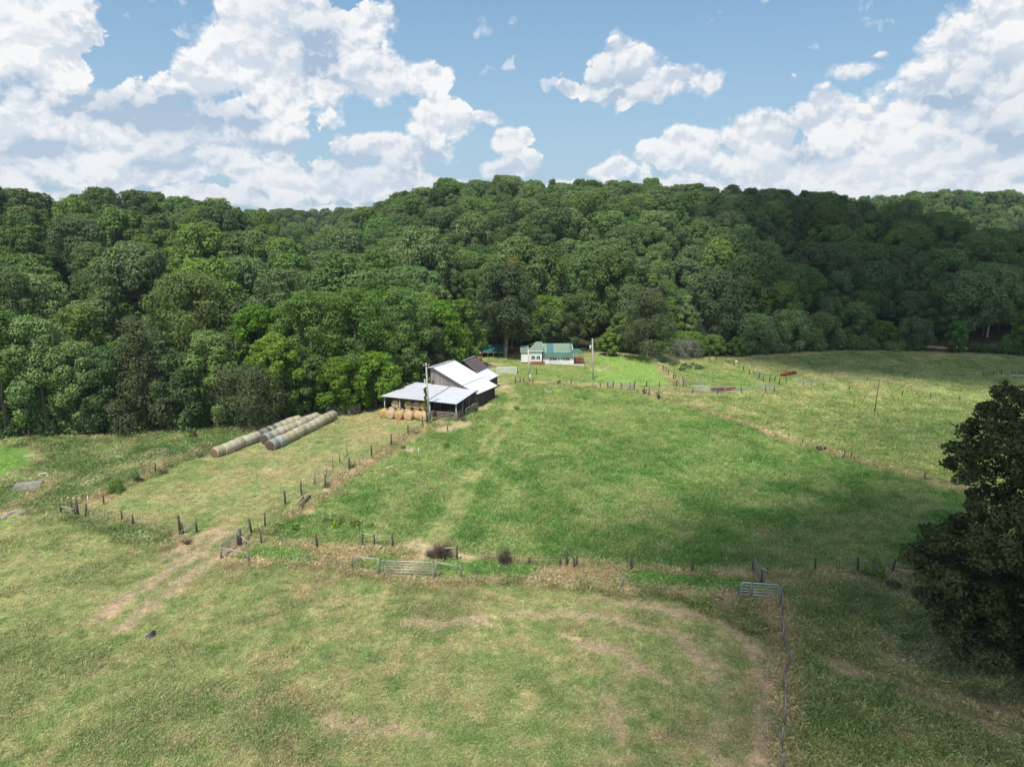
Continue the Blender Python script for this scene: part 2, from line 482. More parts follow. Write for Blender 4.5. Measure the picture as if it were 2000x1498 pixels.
C_HAY = np.array([.325, .340, .145]); C_HAYG = np.array([.215, .265, .095]); C_STRAW = np.array([.36, .29, .155])
C_PAD = np.array([.130, .245, .052]); C_PADY = np.array([.255, .335, .105]); C_DRY = np.array([.42, .33, .18])
C_LAWN = np.array([.215, .300, .085]); C_LUSH = np.array([.225, .350, .085]); C_BEY = np.array([.265, .310, .095])
C_BEYY = np.array([.40, .385, .170]); C_WEED = np.array([.150, .215, .062]); C_DIRT = np.array([.44, .355, .225])
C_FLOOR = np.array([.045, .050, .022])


def lerp(a, b, t):
    t = np.asarray(t)[..., None]
    return a * (1 - t) + b * t


def field(x, y):
    """returns linear RGB albedo (n,3), grass height in m (n,), bare ground 0..1 (n,)"""
    x = np.asarray(x, float); y = np.asarray(y, float)
    n1 = fbm(x, y, 14, 4); n2 = fbm(x + 40, y, 4.0, 4, .6); n3 = fbm(x, y + 90, 1.3, 3, .6); n4 = fbm(x - 70, y + 20, 30, 2)
    wx = x + (n2 - .5) * 2.2; wy = y + (n3 - .5) * 2.2
    # mown hay field
    c = lerp(C_HAY, C_HAYG, sst(.50, .66, .45 * n1 + .55 * n2)); c = lerp(c, C_STRAW, .5 * sst(.54, .70, .3 * n1 + .4 * n2 + .3 * n3 + .06 * sst(-5, 20, x)))
    h = np.full(x.shape, .10)
    h = h + .10 * sst(.5, .7, n2)
    # curved mowing lines round the turning place of the mower
    mc = P(930, 1640); rc_ = np.hypot(x - mc.x, y - mc.y); an_ = np.arctan2(x - mc.x, y - mc.y) * 14
    ml = fbm(rc_ * 1.0, an_, 1.1, 3, .6); ms_ = sst(6, 12, rc_) * sst(48, 34, rc_)
    c = lerp(c, C_STRAW * 1.08, .6 * sst(.54, .68, ml) * ms_); c = lerp(c, C_HAYG * .9, .5 * sst(.46, .34, ml) * ms_)
    # green around the far left of the foreground and below the fence
    k = .6 * sst(-8, -28, x) * sst(60, 44, y) * sst(.40, .62, n2); c = lerp(c, C_HAYG, k)
    def zone(L, w, col, hh, c, h):
        k = soft_in(wx, wy, L, w)
        return lerp(c, col, k) if col.ndim == 1 else c * (1 - k[..., None]) + col * k[..., None], h * (1 - k) + hh * k
    yard = lerp(C_HAY * 1.02, C_STRAW, .8 * sst(.42, .70, .5 * n3 + .5 * n2)); yard = lerp(yard, C_HAYG * 1.1, .8 * sst(.55, .68, n1))
    c, h = zone(baleyard, .8, yard, .12, c, h)
    wd = lerp(C_WEED, C_HAY, sst(.5, .7, n2)); wd = lerp(wd, C_DRY * .8, .35 * sst(.55, .7, n1))
    c, h = zone(weeds_l, .8, wd, .45, c, h)
    c, h = zone(mown_l, .6, C_PAD * 1.15 * np.ones_like(c), .08, c, h)
    d = d_line(wx, wy, np.vstack([mown_l[1:6]])); c = lerp(c, C_STRAW, .7 * sst(1.2, .2, d))
    bk = lerp(C_BEY, C_BEYY, sst(.42, .66, .6 * n2 + .4 * n1)); bk = lerp(bk, C_PADY * .9, .85 * sst(.5, .75, .35 * n2 + .65 * n4 + .002 * (x - 60)))
    c, h = zone(beyond, 1.0, bk, .35, c, h)
    c, h = zone(yard_r, .8, lerp(C_LAWN, C_BEY, sst(.45, .65, n2)), .25, c, h)
    c, h = zone(lawn, .8, lerp(C_LAWN, C_BEY * .9, sst(.45, .7, n2)), .10, c, h)
    c, h = zone(lush, .25, C_LUSH * (0.9 + .2 * n2[..., None]), .06, c, h)
    pd = lerp(C_PAD, C_PADY, sst(.38, .62, .4 * n1 + .6 * n2)); pd = lerp(pd, C_BEYY * .8, .55 * sst(.56, .72, .5 * n3 + .5 * n2))
    top = sst(72, 112, y) * sst(46, 15, x)
    pd = lerp(pd, C_BEY * 1.0, .42 * top); pd = lerp(pd, C_PAD, .55 * sst(.48, .62, n4) * (1 - top))
    c, h = zone(paddock, .7, pd, .30, c, h)
    c, h = zone(alley, .5, lerp(C_PAD * 1.2, C_DRY, sst(.48, .62, n2)), .28, c, h)
    rr = lerp(np.array([.225, .262, .085]), np.array([.33, .315, .14]), sst(.45, .7, n2)); c, h = zone(rough_r, .6, rr, .42, c, h)
    c, h = zone(rough_m, 1.0, lerp(np.array([.20, .22, .07]), C_STRAW, sst(.45, .7, n2)), .45, c, h)
    bare = np.zeros(x.shape)
    for L, w, s in drylines:
        d = d_line(wx, wy, L); w = w * .72; k = s * sst(w, w * .1, d) * sst(.14, .46, .6 * n3 + .5 * n2)
        c = lerp(c, C_DRY * (.8 + .4 * n2[..., None]), k); h = h * (1 - k) + np.minimum(.42, .2 + w * .2) * k
    for L in tracks:
        d = d_line(wx, wy, L); k = .68 * sst(.8, .3, d) * sst(.08, .40, n2); c = lerp(c, C_BEYY * .95, k); h = h * (1 - .8 * k)
    for L in tracks2:
        d = d_line(wx, wy, L); k = .95 * sst(1.2, .4, d) * sst(.02, .36, n2); c = lerp(c, C_DIRT * .9, k); h = h * (1 - .8 * k)
    for L in arcs:
        d = d_line(wx, wy, L); k = .95 * sst(.95, .3, d) * sst(.22, .46, n2); c = lerp(c, C_DIRT * .92, k); h = h * (1 - .6 * k)
    for L in right_tr:
        d = d_line(wx, wy, L); k = .95 * sst(1.1, .3, d) * sst(.2, .42, n2); c = lerp(c, C_DIRT * .95, k); h = h * (1 - .8 * k)
    for p, r in dirt:
        d = np.hypot((wx - p.x), (wy - p.y)); k = .9 * sst(r, r * .4, d + (n3 - .5) * 1.2); c = lerp(c, C_DIRT, k); bare = np.maximum(bare, k)
    # forest floor beyond the edge of the trees
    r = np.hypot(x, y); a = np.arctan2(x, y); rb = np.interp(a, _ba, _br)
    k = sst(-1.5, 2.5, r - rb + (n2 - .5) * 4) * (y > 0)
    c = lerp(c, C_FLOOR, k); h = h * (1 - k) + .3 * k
    d = d_line(wx, wy, creek_road); k = sst(2.2, 1.6, d); c = lerp(c, C_DIRT * 1.1, k); bare = np.maximum(bare, k)
    # clumps of fresh and dead blades, half a metre to two metres across
    n5 = fbm(x + 13, y - 31, .62, 3, .6); mixn = .5 * n3 + .5 * n5; open_ = (1 - bare) * (1 - sst(-1, 2, (r - rb)) * (y > 0))
    stretch = fbm(x * .45 + 7, y * 1.3, 1.6, 3, .6)
    tan_ = c * np.array([1.35, 1.18, 1.35]) + np.array([.05, .03, .02]); grn = c * np.array([.52, .78, .52])
    c = lerp(c, tan_, .42 * sst(.50, .68, .7 * mixn + .3 * stretch) * open_); c = lerp(c, grn, .62 * sst(.50, .36, .55 * mixn + .45 * n2) * open_)
    bare = np.maximum(bare, 0); h = h * (1 - bare)
    return c, h, bare


# ------------------------------------------------------------------ the clouds overhead that shade the right-hand side
def overhead_cloud(poly_px, seed, h=1500.0, step=11.0, dens=.93, extra=None, rs_=8.5):
    g = np.random.default_rng(seed); L = np.array([q_ if len(q_) == 2 and abs(q_[1]) < 0 else (tuple(P(*q_)[:2]) if len(q_) == 2 else (q_[1] * sin(AZ(q_[0])), q_[1] * cos(AZ(q_[0])))) for q_ in poly_px])
    x0, y0 = L.min(0) - 12; x1, y1 = L.max(0) + 12; V = []; Q = []
    base = bmesh.new(); bmesh.ops.create_icosphere(base, subdivisions=2, radius=1.0); bv = np.array([v.co for v in base.verts]); bf = np.array([[v.index for v in f.verts] for f in base.faces]); base.free()
    for x in np.arange(x0, x1, step):
        for y in np.arange(y0, y1, step):
            px, py = x + g.uniform(-4, 4), y + g.uniform(-4, 4)
            e = float(soft_in(np.array([px]), np.array([py]), L, 14.0)[0]); e = e * .75 + .5 * (float(fbm(px, py, 26, 3)) - .5) + .12
            if g.random() > sst(.1, .75, e) * dens: continue
            gz_ = gz(px, py); k = (h - gz_) / sun_vec.z; r = rs_ * g.uniform(.7, 1.3) * (0.65 + .5 * min(1, e))
            for lay in range(2 if e > .6 else 1):
                c = np.array([px, py, gz_]) + np.array(sun_vec) * (k + lay * 16) + g.normal(size=3) * 2
                w = bv * (1 + .22 * np.sin(bv[:, [1, 2, 0]] * 5 + g.uniform(0, 6))) * r * np.array([1, 1, .7]) + c
                Q.append(bf + len(V) * len(bv)); V.append(w)
    o = mesh_np('cloud', np.vstack(V), np.vstack(Q), m_puff, smooth=True); tag(o, kind='structure')
    return o


m_puff = bpy.data.materials.new('cloud_white'); m_puff.use_nodes = True
m_puff.node_tree.nodes['Principled BSDF'].inputs['Base Color'].default_value = (.9, .9, .9, 1); m_puff.node_tree.nodes['Principled BSDF'].inputs['Roughness'].default_value = 1.0
overhead_cloud([(1480, 195, 0), (1425, 235, 0), (1395, 285, 0), (1400, 400, 0), (1620, 372, 0), (1740, 336, 0), (1900, 330, 0), (2500, 330, 0), (2500, 760), (2000, 752), (1800, 745), (1640, 738), (1510, 722)], 4)
overhead_cloud([(1880, 880), (1660, 915), (1450, 975), (1250, 1010), (1230, 1070), (1420, 1120), (1540, 1200), (1560, 1350), (1580, 1700), (2600, 1900), (2700, 900), (2100, 850)], 5, step=8.0, dens=.70, rs_=4.6)

# ------------------------------------------------------------------ materials
MATS = {}


def mat(name):
    m = bpy.data.materials.new(name); m.use_nodes = True; m.node_tree.nodes.clear(); MATS[name] = m
    k = NT(m.node_tree); out = k.new('ShaderNodeOutputMaterial')
    return m, k, out


def bump(k, h, strength=.3, dist=.02):
    b = k.new('ShaderNodeBump'); k.put(b.inputs['Strength'], strength); k.put(b.inputs['Distance'], dist); k.l.new(h, b.inputs['Height'])
    return b.outputs[0]


def princ(k, out, col, rough=.8, metal=0.0, spec=.3, nrm=None, **kw):
    p = k.new('ShaderNodeBsdfPrincipled')
    if isinstance(col, bpy.types.NodeSocket): k.l.new(col, p.inputs['Base Color'])
    else: p.inputs['Base Color'].default_value = tuple(col) + (1,)
    k.put(p.inputs['Roughness'], rough); k.put(p.inputs['Metallic'], metal); k.put(p.inputs['Specular IOR Level'], spec)
    if nrm is not None: k.l.new(nrm, p.inputs['Normal'])
    for a, b in kw.items(): k.put(p.inputs[a], b)
    k.l.new(p.outputs[0], out.inputs[0]); return p


def simple(name, col, var=.25, scale=6.0, rough=.8, metal=0.0, spec=.3, bstr=.3, col2=None, stretch=(1, 1, 1)):
    """painted / weathered surface: base colour broken up by two sizes of noise"""
    m, k, out = mat(name); tc = k.new('ShaderNodeTexCoord').outputs['Object']; tc = k.v('MULTIPLY', tc, stretch)
    n = k.noise(tc, scale, 5, .6); n2 = k.noise(tc, scale * .17, 3, .5)
    f = k.mr(k.m('ADD', k.m('MULTIPLY', n, .6), k.m('MULTIPLY', n2, .4)), .35, .65)
    c2 = col2 or tuple(c * (1 - var) for c in col)
    princ(k, out, k.mix(f, c2, tuple(min(1, c * (1 + var * .35)) for c in col)), rough, metal, spec, bump(k, n, bstr, .01))
    return m


# ground: colour attribute laid down by field(), broken up by fine grass-sized noise
m_ground, k, out = mat('meadow_ground')
at = k.new('ShaderNodeAttribute', attribute_name='gcol').outputs['Color']
pos = k.new('ShaderNodeNewGeometry').outputs['Position']
pf = k.v('MULTIPLY', pos, (1, 1, .3))
g1 = k.noise(pf, 7.0, 4, .65); g2 = k.noise(pf, 1.4, 4, .6); g3 = k.noise(k.v('MULTIPLY', pos, (1.0, .35, 1)), 22.0, 2, .6)
f = k.m('ADD', k.m('MULTIPLY', g1, .45), k.m('ADD', k.m('MULTIPLY', g2, .35), k.m('MULTIPLY', g3, .2)))
dark = k.mix(1.0, at, (.38, .54, .36), 'MULTIPLY'); lightc = k.mix(1.0, at, (1.55, 1.34, 1.40), 'MULTIPLY')
princ(k, out, k.mix(k.mr(f, .40, .60), dark, lightc), .95, 0, .1, bump(k, f, .8, .12))

# grass blades: colour of the spot they stand on, varied from tuft to tuft
m_grass, k, out = mat('grass_blades')
at = k.new('ShaderNodeAttribute', attribute_name='gcol', attribute_type='INSTANCER').outputs['Color']
oi = k.new('ShaderNodeObjectInfo')
hs = k.new('ShaderNodeHueSaturation'); k.l.new(at, hs.inputs['Color'])
k.put(hs.inputs['Hue'], k.mr(oi.outputs['Random'], 0, 1, .474, .518)); k.put(hs.inputs['Saturation'], .92)
k.put(hs.inputs['Value'], k.mr(k.m('FRACT', k.m('MULTIPLY', oi.outputs['Random'], 7.31)), 0, 1, 1.05, 2.25))
df = k.new('ShaderNodeBsdfDiffuse'); k.l.new(hs.outputs[0], df.inputs[0])
tl = k.new('ShaderNodeBsdfTranslucent'); k.l.new(hs.outputs[0], tl.inputs[0])
ms = k.new('ShaderNodeMixShader'); ms.inputs[0].default_value = .35
k.l.new(df.outputs[0], ms.inputs[1]); k.l.new(tl.outputs[0], ms.inputs[2]); k.l.new(ms.outputs[0], out.inputs[0])


def foliage(name, c1, c2, tr=.30, gloss=.35, patch=True):
    """leaves: two greens mixed by where the tree stands, plus variation inside the crown"""
    m, k, out = mat(name)
    oi = k.new('ShaderNodeObjectInfo'); ge = k.new('ShaderNodeNewGeometry'); ps = ge.outputs['Position']
    rnd = oi.outputs['Random']
    loc = k.v('MULTIPLY', oi.outputs['Location'], (.021, .021, .0))
    a = k.m('ADD', k.m('MULTIPLY', rnd, .65), k.m('MULTIPLY', k.noise(loc, 1.0, 2, .5), .5)) if patch else rnd
    col = k.mix(k.mr(a, .2, .85), c1, c2)
    leaf = k.noise(ps, 1.1, 3, .6)
    hs = k.new('ShaderNodeHueSaturation'); k.l.new(col, hs.inputs['Color'])
    k.put(hs.inputs['Hue'], k.mr(k.m('FRACT', k.m('MULTIPLY', rnd, 13.7)), 0, 1, .482, .508))
    k.put(hs.inputs['Saturation'], k.mr(k.m('FRACT', k.m('MULTIPLY', rnd, 5.3)), 0, 1, .82, 1.08))
    k.put(hs.inputs['Value'], k.m('MULTIPLY', k.mr(k.m('FRACT', k.m('MULTIPLY', rnd, 29.1)), 0, 1, .75, 1.25), k.mr(leaf, .3, .7, .80, 1.18)))
    df = k.new('ShaderNodeBsdfDiffuse'); k.l.new(hs.outputs[0], df.inputs[0])
    tl = k.new('ShaderNodeBsdfTranslucent'); tcx = k.mix(1.0, hs.outputs[0], (1.05, 1.2, .7), 'MULTIPLY'); k.l.new(tcx, tl.inputs[0])
    ms = k.new('ShaderNodeMixShader'); ms.inputs[0].default_value = tr
    k.l.new(df.outputs[0], ms.inputs[1]); k.l.new(tl.outputs[0], ms.inputs[2])
    gl = k.new('ShaderNodeBsdfGlossy'); gl.inputs['Roughness'].default_value = .55; gl.inputs['Color'].default_value = (.9, .95, .9, 1)
    m2 = k.new('ShaderNodeMixShader'); m2.inputs[0].default_value = .012 * gloss / .35
    k.l.new(ms.outputs[0], m2.inputs[1]); k.l.new(gl.outputs[0], m2.inputs[2]); k.l.new(m2.outputs[0], out.inputs[0])
    return m


m_leaf_hill = foliage('hill_leaves', (.098, .185, .050), (.175, .275, .075))
m_leaf_edge = foliage('walnut_leaves', (.125, .245, .032), (.175, .315, .042), tr=.42)
m_leaf_pale = foliage('sycamore_leaves', (.115, .180, .045), (.165, .220, .062), tr=.38)
m_leaf_oak = foliage('oak_leaves', (.068, .098, .036), (.090, .122, .046), tr=.25, patch=False)
m_leaf_dark = foliage('dark_green_leaves', (.062, .105, .034), (.085, .135, .044), tr=.28, patch=False)
m_leaf_cedar = foliage('cedar_leaves', (.088, .132, .044), (.118, .162, .054), tr=.12, gloss=.1)
m_leaf_shrub = foliage('shrub_leaves', (.130, .195, .068), (.165, .230, .085), tr=.35, patch=False)
m_leaf_grey = foliage('grey_shrub_leaves', (.16, .18, .13), (.21, .22, .17), tr=.2)
m_leaf_bright = foliage('bright_leaves', (.14, .26, .03), (.19, .30, .04), tr=.4)
m_leaf_yellow = foliage('yellowing_leaves', (.26, .26, .03), (.30, .24, .04), tr=.35)
m_brush = simple('dead_twigs', (.20, .15, .11), .4, 9, .95)
m_bark = simple('grey_bark', (.19, .165, .135), .45, 3.0, .95, bstr=.8, stretch=(3, 3, .6))
m_bark_pale = simple('pale_bark', (.55, .52, .45), .35, 1.5, .9, bstr=.4)

# ------------------------------------------------------------------ the ground: one sheet out past the last ridge
def build_ground():
    fine = np.radians(np.arange(-44, 44.01, 0.19)); coarse = np.radians(np.arange(48, 312.1, 6.0))
    ang = np.concatenate([fine, coarse]); ra = len(ang)
    rs = [0.0, 6, 14, 22, 28]
    while rs[-1] < 215: rs.append(rs[-1] * 1.0065)
    while rs[-1] < 1880: rs.append(rs[-1] * 1.02)
    rs = np.array(rs[1:]); nr = len(rs)
    A, R = np.meshgrid(ang, rs); X = (R * np.sin(A)).ravel(); Y = (R * np.cos(A)).ravel()
    c, h, b = field(X, Y); Z = ground_z(X, Y)
    Z = Z + (fbm(X, Y, .9, 3) - .5) * .22 * np.clip(h * 2, .15, 1) * sst(200, 120, np.hypot(X, Y))
    V = np.stack([X, Y, Z], 1)
    V = np.vstack([V, [[0, 0, gz(0, 0)]]])
    i = np.arange(nr - 1)[:, None] * ra; j = np.arange(ra)[None, :]; j2 = (j + 1) % ra
    Fq = np.stack([i + j, i + ra + j, i + ra + j2, i + j2], -1).reshape(-1, 4)
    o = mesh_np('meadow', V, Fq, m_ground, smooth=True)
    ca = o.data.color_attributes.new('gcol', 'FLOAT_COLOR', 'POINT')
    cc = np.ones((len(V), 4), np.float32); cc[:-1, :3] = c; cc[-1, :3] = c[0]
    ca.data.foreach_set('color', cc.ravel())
    # close the fan under the camera
    bm = bmesh.new(); bm.from_mesh(o.data); bm.verts.ensure_lookup_table()
    ctr = bm.verts[len(V) - 1]
    for t in range(ra): bm.faces.new((ctr, bm.verts[t], bm.verts[(t + 1) % ra]))
    bm.to_mesh(o.data); bm.free()
    tag(o, kind='structure')
    return o


build_ground()


# ------------------------------------------------------------------ trees
def quads(C, N, size, g, elong=1.5):
    """leaf-clump quads at centres C facing N"""
    n = len(C); N = N / np.linalg.norm(N, axis=1, keepdims=True)
    T = np.cross(N, g.normal(size=(n, 3))); T /= np.linalg.norm(T, axis=1, keepdims=True) + 1e-9
    B = np.cross(N, T); s = (size * g.uniform(.6, 1.3, n))[:, None]
    a = T * s * elong * .5; b = B * s * .5; dr = np.array([0, 0, -.18]) * s
    V = np.stack([C - a + dr, C - b * 1.0, C + a + dr, C + b * 1.0], 1).reshape(-1, 3)
    return V, np.arange(n * 4).reshape(-1, 4)


def leaf_cloud(lobes, n, size, g, flat=.95, droop=0.0):
    L = np.array(lobes); w = L[:, 3] ** 2; idx = g.choice(len(L), n, p=w / w.sum())
    d = g.normal(size=(n, 3)); d[:, 2] = d[:, 2] + .35; d /= np.linalg.norm(d, axis=1, keepdims=True)
    # knobbly lobe surface
    rr = L[idx, 3] * (0.72 + .34 * g.random(n) ** .6) * (1 + .18 * np.sin(d[:, 0] * 7 + idx) * np.cos(d[:, 1] * 6 + idx * 2) + .12 * np.sin(d[:, 2] * 9 + idx * 3))
    C = L[idx, :3] + d * rr[:, None] * np.array([1, 1, flat])
    N = d * .9 + g.normal(size=(n, 3)) * .42 + np.array([0, 0, .25])
    C[:, 2] -= droop * g.random(n)
    return quads(C, N, size, g)


def crown_lobes(g, H, R, z0, nl, shape='round', lr=(.26, .42)):
    out = []
    for i in range(nl):
        u = (i + .5) / nl; ph = i * 2.39996 + g.uniform(-.5, .5)
        zc = z0 + (H - z0) * (u ** .85)
        t = (zc - z0) / (H - z0)
        if shape == 'round': prof = math.sqrt(max(.02, 1 - ((t - .38) / .66) ** 2)) if t > .38 else .70 + .79 * t
        elif shape == 'cone': prof = (1 - t) ** .8 * 1.0 + .06
        else: prof = .55 + .5 * math.sin(pi * min(1, t * 1.05)) * .9
        l = R * g.uniform(*lr) * (1.0 if shape != 'cone' else (.45 + .75 * (1 - t)))
        rad = max(0, R * prof - l * .75) * g.uniform(.72, 1.08)
        zc = min(zc, H - l * .8)
        out.append((rad * cos(ph), rad * sin(ph), zc, l))
        if i % 3 == 0: out.append((rad * .4 * cos(ph + 2), rad * .4 * sin(ph + 2), min(zc + l * .4, H - l), l * 1.1))
    out.append((g.uniform(-.15, .15) * R, g.uniform(-.15, .15) * R, H - R * .24, R * .27)); out.append((g.uniform(-.25, .25) * R, g.uniform(-.25, .25) * R, H - R * .45, R * .34))
    return out


def trunk_mb(g, H, R, z0, lobes, r0=None, limbs=7, bend=.05):
    mb = MB(); r0 = r0 or H * .022
    bx, by = g.uniform(-bend, bend) * H, g.uniform(-bend, bend) * H
    pts = [(0, 0, -.5), (0, 0, .3), (bx * .2, by * .2, H * .25), (bx * .6, by * .6, H * .5), (bx, by, H * .82)]
    mb.tube(pts, [r0 * 1.5, r0 * 1.15, r0, r0 * .7, r0 * .2], 8)
    ls = sorted(lobes, key=lambda l: g.random())[:limbs]
    for l in ls:
        t = min(.75, max(.2, (l[2] / H) - .28)); s = Vector((bx * t, by * t, H * t)); e = Vector(l[:3])
        mid = (s + e) / 2 + Vector((0, 0, -abs(e.x) * .08 - .1))
        mb.tube([s, mid, e], [r0 * .42, r0 * .26, r0 * .07], 6)
    return mb


def merge_mesh(name, V, Fq, mb, leaf, bark):
    """leaves and wood in one mesh with two materials"""
    me = bpy.data.meshes.new(name); nv = len(V)
    verts = V.tolist() + mb.v; faces = Fq.tolist() + [tuple(i + nv for i in f) for f in mb.f]
    me.from_pydata(verts, [], faces); me.materials.append(leaf); me.materials.append(bark)
    me.polygons.foreach_set('material_index', np.r_[np.zeros(len(Fq), int), np.ones(len(mb.f), int)].astype(np.int32)); me.update()
    return me


hill_me = []
for i in range(10):
    g = np.random.default_rng(100 + i); H = 14.0; R = g.uniform(4.2, 6.4) if i not in (3, 8) else 3.4
    lb = crown_lobes(g, H, R, H * (.22 if i % 3 else .15), int(g.integers(26, 44)), 'oval' if i in (3, 7) else ('cone' if i == 8 else 'round'), (.15, .33))
    V, Q = leaf_cloud(lb, 23000, .27, g)
    hill_me.append(merge_mesh('tree', V, Q, trunk_mb(g, H, R, H * .2, lb, .22), m_leaf_hill, m_bark))


def elev_top(r, z, h): return (z + h - CAM_H) / r


# candidate trees over all the wooded land seen from here
cand = []
g = np.random.default_rng(3)
ringr = 96.0; k_ = 0
while ringr < 760:
    sp = 7.6 if ringr < 190 else (6.9 if ringr < 420 else 8.2)
    lim = radians(45)
    for a in np.arange(-lim, lim, sp / ringr):
        aa = a + g.uniform(-.42, .42) * sp / ringr; r = ringr + g.uniform(-.42, .42) * sp
        if 440 < r < 500: continue
        cand.append((aa, r))
    ringr += sp * .92
cand = np.array(cand); ca_, cr_ = cand[:, 0], cand[:, 1]
cb = np.interp(ca_, _ba, _br)
keep = (cr_ > cb + 7) & ((cr_ < np.interp(ca_, _na, _nr) + 30) | (cr_ > 500)) & (cr_ < RF + 60)
# openings in the wood: the creek road, the clearing behind the house
cx_, cy_ = cr_ * np.sin(ca_), cr_ * np.cos(ca_)
keep &= d_line(cx_, cy_, creek_road) > 5.5
keep &= ~((d_line(cx_, cy_, PL([(1130, 676), (1160, 676)])) < 4.5))
keep &= ~((ca_ > AZ(495)) & (ca_ < AZ(935)) & (cr_ < cb + 30))           # the walnut grove, planted below
cx_, cy_, ca_, cr_ = cx_[keep], cy_[keep], ca_[keep], cr_[keep]
cz_ = ground_z(cx_, cy_)
cs_ = (.72 + .75 * g.random(len(cx_)) ** 1.4) * np.interp(cr_, [150, 320, 600], [1.0, .66, .70])
# trees hidden by the ones in front are left out
order = np.argsort(cr_); nb = 720; hor = np.full(nb, -9.0); vis = np.zeros(len(cx_), bool)
bins = ((ca_ + radians(46)) / radians(92) * nb).astype(int)
for i in order:
    b = bins[i]; w_ = max(1, int(5.0 / cr_[i] / radians(92) * nb)); sl = slice(max(0, b - w_), b + w_ + 1)
    e = elev_top(cr_[i], cz_[i], 14 * cs_[i]); md = hor[sl].mean()
    vis[i] = e > md - .012
    eb = elev_top(cr_[i], cz_[i], 9.5 * cs_[i]); hor[sl] = np.maximum(hor[sl], eb)
cx_, cy_, cz_, cs_, ca_, cr_ = [v[vis] for v in (cx_, cy_, cz_, cs_, ca_, cr_)]
order = np.argsort(cr_)
infr = np.abs(ca_) < radians(36.5)
N_IND = 245
ind = [i for i in order if infr[i]][:N_IND]
rest = np.array(sorted(set(range(len(cx_))) - set(ind)))
print('trees', len(cx_), 'individual', len(ind), 'rest', len(rest))


def zone_label(px):
    if px < 330: return ('round-crowned broadleaf tree in the wood at the left, above the weedy field', 'broadleaf trees in the left wood')
    if px < 640: return ('broadleaf tree in the wood behind the rows of stored bales', 'broadleaf trees behind the bale rows')
    if px < 930: return ('broadleaf tree on the wooded slope behind the bright trees by the barn', 'broadleaf trees behind the barn')
    if px < 1170: return ('broadleaf tree on the sunlit slope above the green-roofed house', 'broadleaf trees above the house')
    if px < 1430: return ('broadleaf tree on the wooded slope behind the mown lawn', 'broadleaf trees behind the lawn')
    if px < 1700: return ('dark green broadleaf tree on the cloud-shaded slope right of the lawn', 'broadleaf trees on the shaded slope')
    return ('dark green broadleaf tree on the shaded slope above the creek road', 'broadleaf trees above the creek road')


MARKS = [(30, 'the photo left edge'), (150, 'the mown curve'), (285, 'the tall conical cedar'), (392, 'the pale sycamore'), (480, 'the longest bale row'), (566, 'the middle bale row'),
         (640, 'the right-hand bale row'), (700, 'the pipe gate'), (770, 'the hay shed'), (850, 'the plank barn'), (925, 'the brown-roofed outbuilding'), (988, 'the double-trunked tree'), (1085, 'the farmhouse'),
         (1155, 'the transformer pole'), (1263, 'the lone lawn tree'), (1340, 'the grey bush'), (1412, 'the pasture corner'), (1470, 'the first round dark tree'), (1535, 'the second round dark tree'), (1600, 'the third round dark tree'),
         (1708, 'the thin pasture pole'), (1800, 'the creek'), (1870, 'the open road'), (1925, 'the pale forked trunk'), (1990, 'the photo right edge')]
ROWS = ['on the field edge', 'just behind the edge trees', 'at the foot of the slope', 'low on the slope', 'a third up the slope', 'halfway up the slope', 'two thirds upslope', 'high on the slope', 'near the ridge', 'on the ridge']
_cnt = {}


def tree_label(x, y, z, s):
    px, py = proj((x, y, z + 12 * s)); mk = min(MARKS, key=lambda m_: abs(m_[0] - px)); dx = px - mk[0]
    side = 'behind' if abs(dx) < 12 else ('left of' if dx < 0 else 'right of')
    a = atan2(x, y); rb = float(np.interp(a, _ba, _br)); rc = float(np.interp(a, _na, _nr)); t = (math.hypot(x, y) - rb - 6) / (rc - rb); row = ROWS[int(min(9, max(0, t * 13)))]
    size = 'small' if s < .85 else ('large' if s > 1.12 else 'medium')
    lab = '%s tree %s, %s %s' % (size, row, side, mk[1]); return lab, px


src = []
for n_, i in enumerate(ind):
    v = int(g.integers(0, 10)); o = bpy.data.objects.new('broadleaf_tree', hill_me[v]); COL.objects.link(o)
    o.location = (cx_[i], cy_[i], cz_[i]); s = cs_[i]; o.scale = (s * g.uniform(.9, 1.15), s * g.uniform(.9, 1.15), s * g.uniform(.85, 1.28))
    o.rotation_euler = (g.uniform(-.04, .04), g.uniform(-.04, .04), g.uniform(0, 2 * pi))
    lb, px = tree_label(cx_[i], cy_[i], cz_[i], s); tag(o, lb, 'tree', zone_label(px)[1])
    if v not in [s_[0] for s_ in src]: src.append((v, o))
src = [s_[1] for s_ in src]


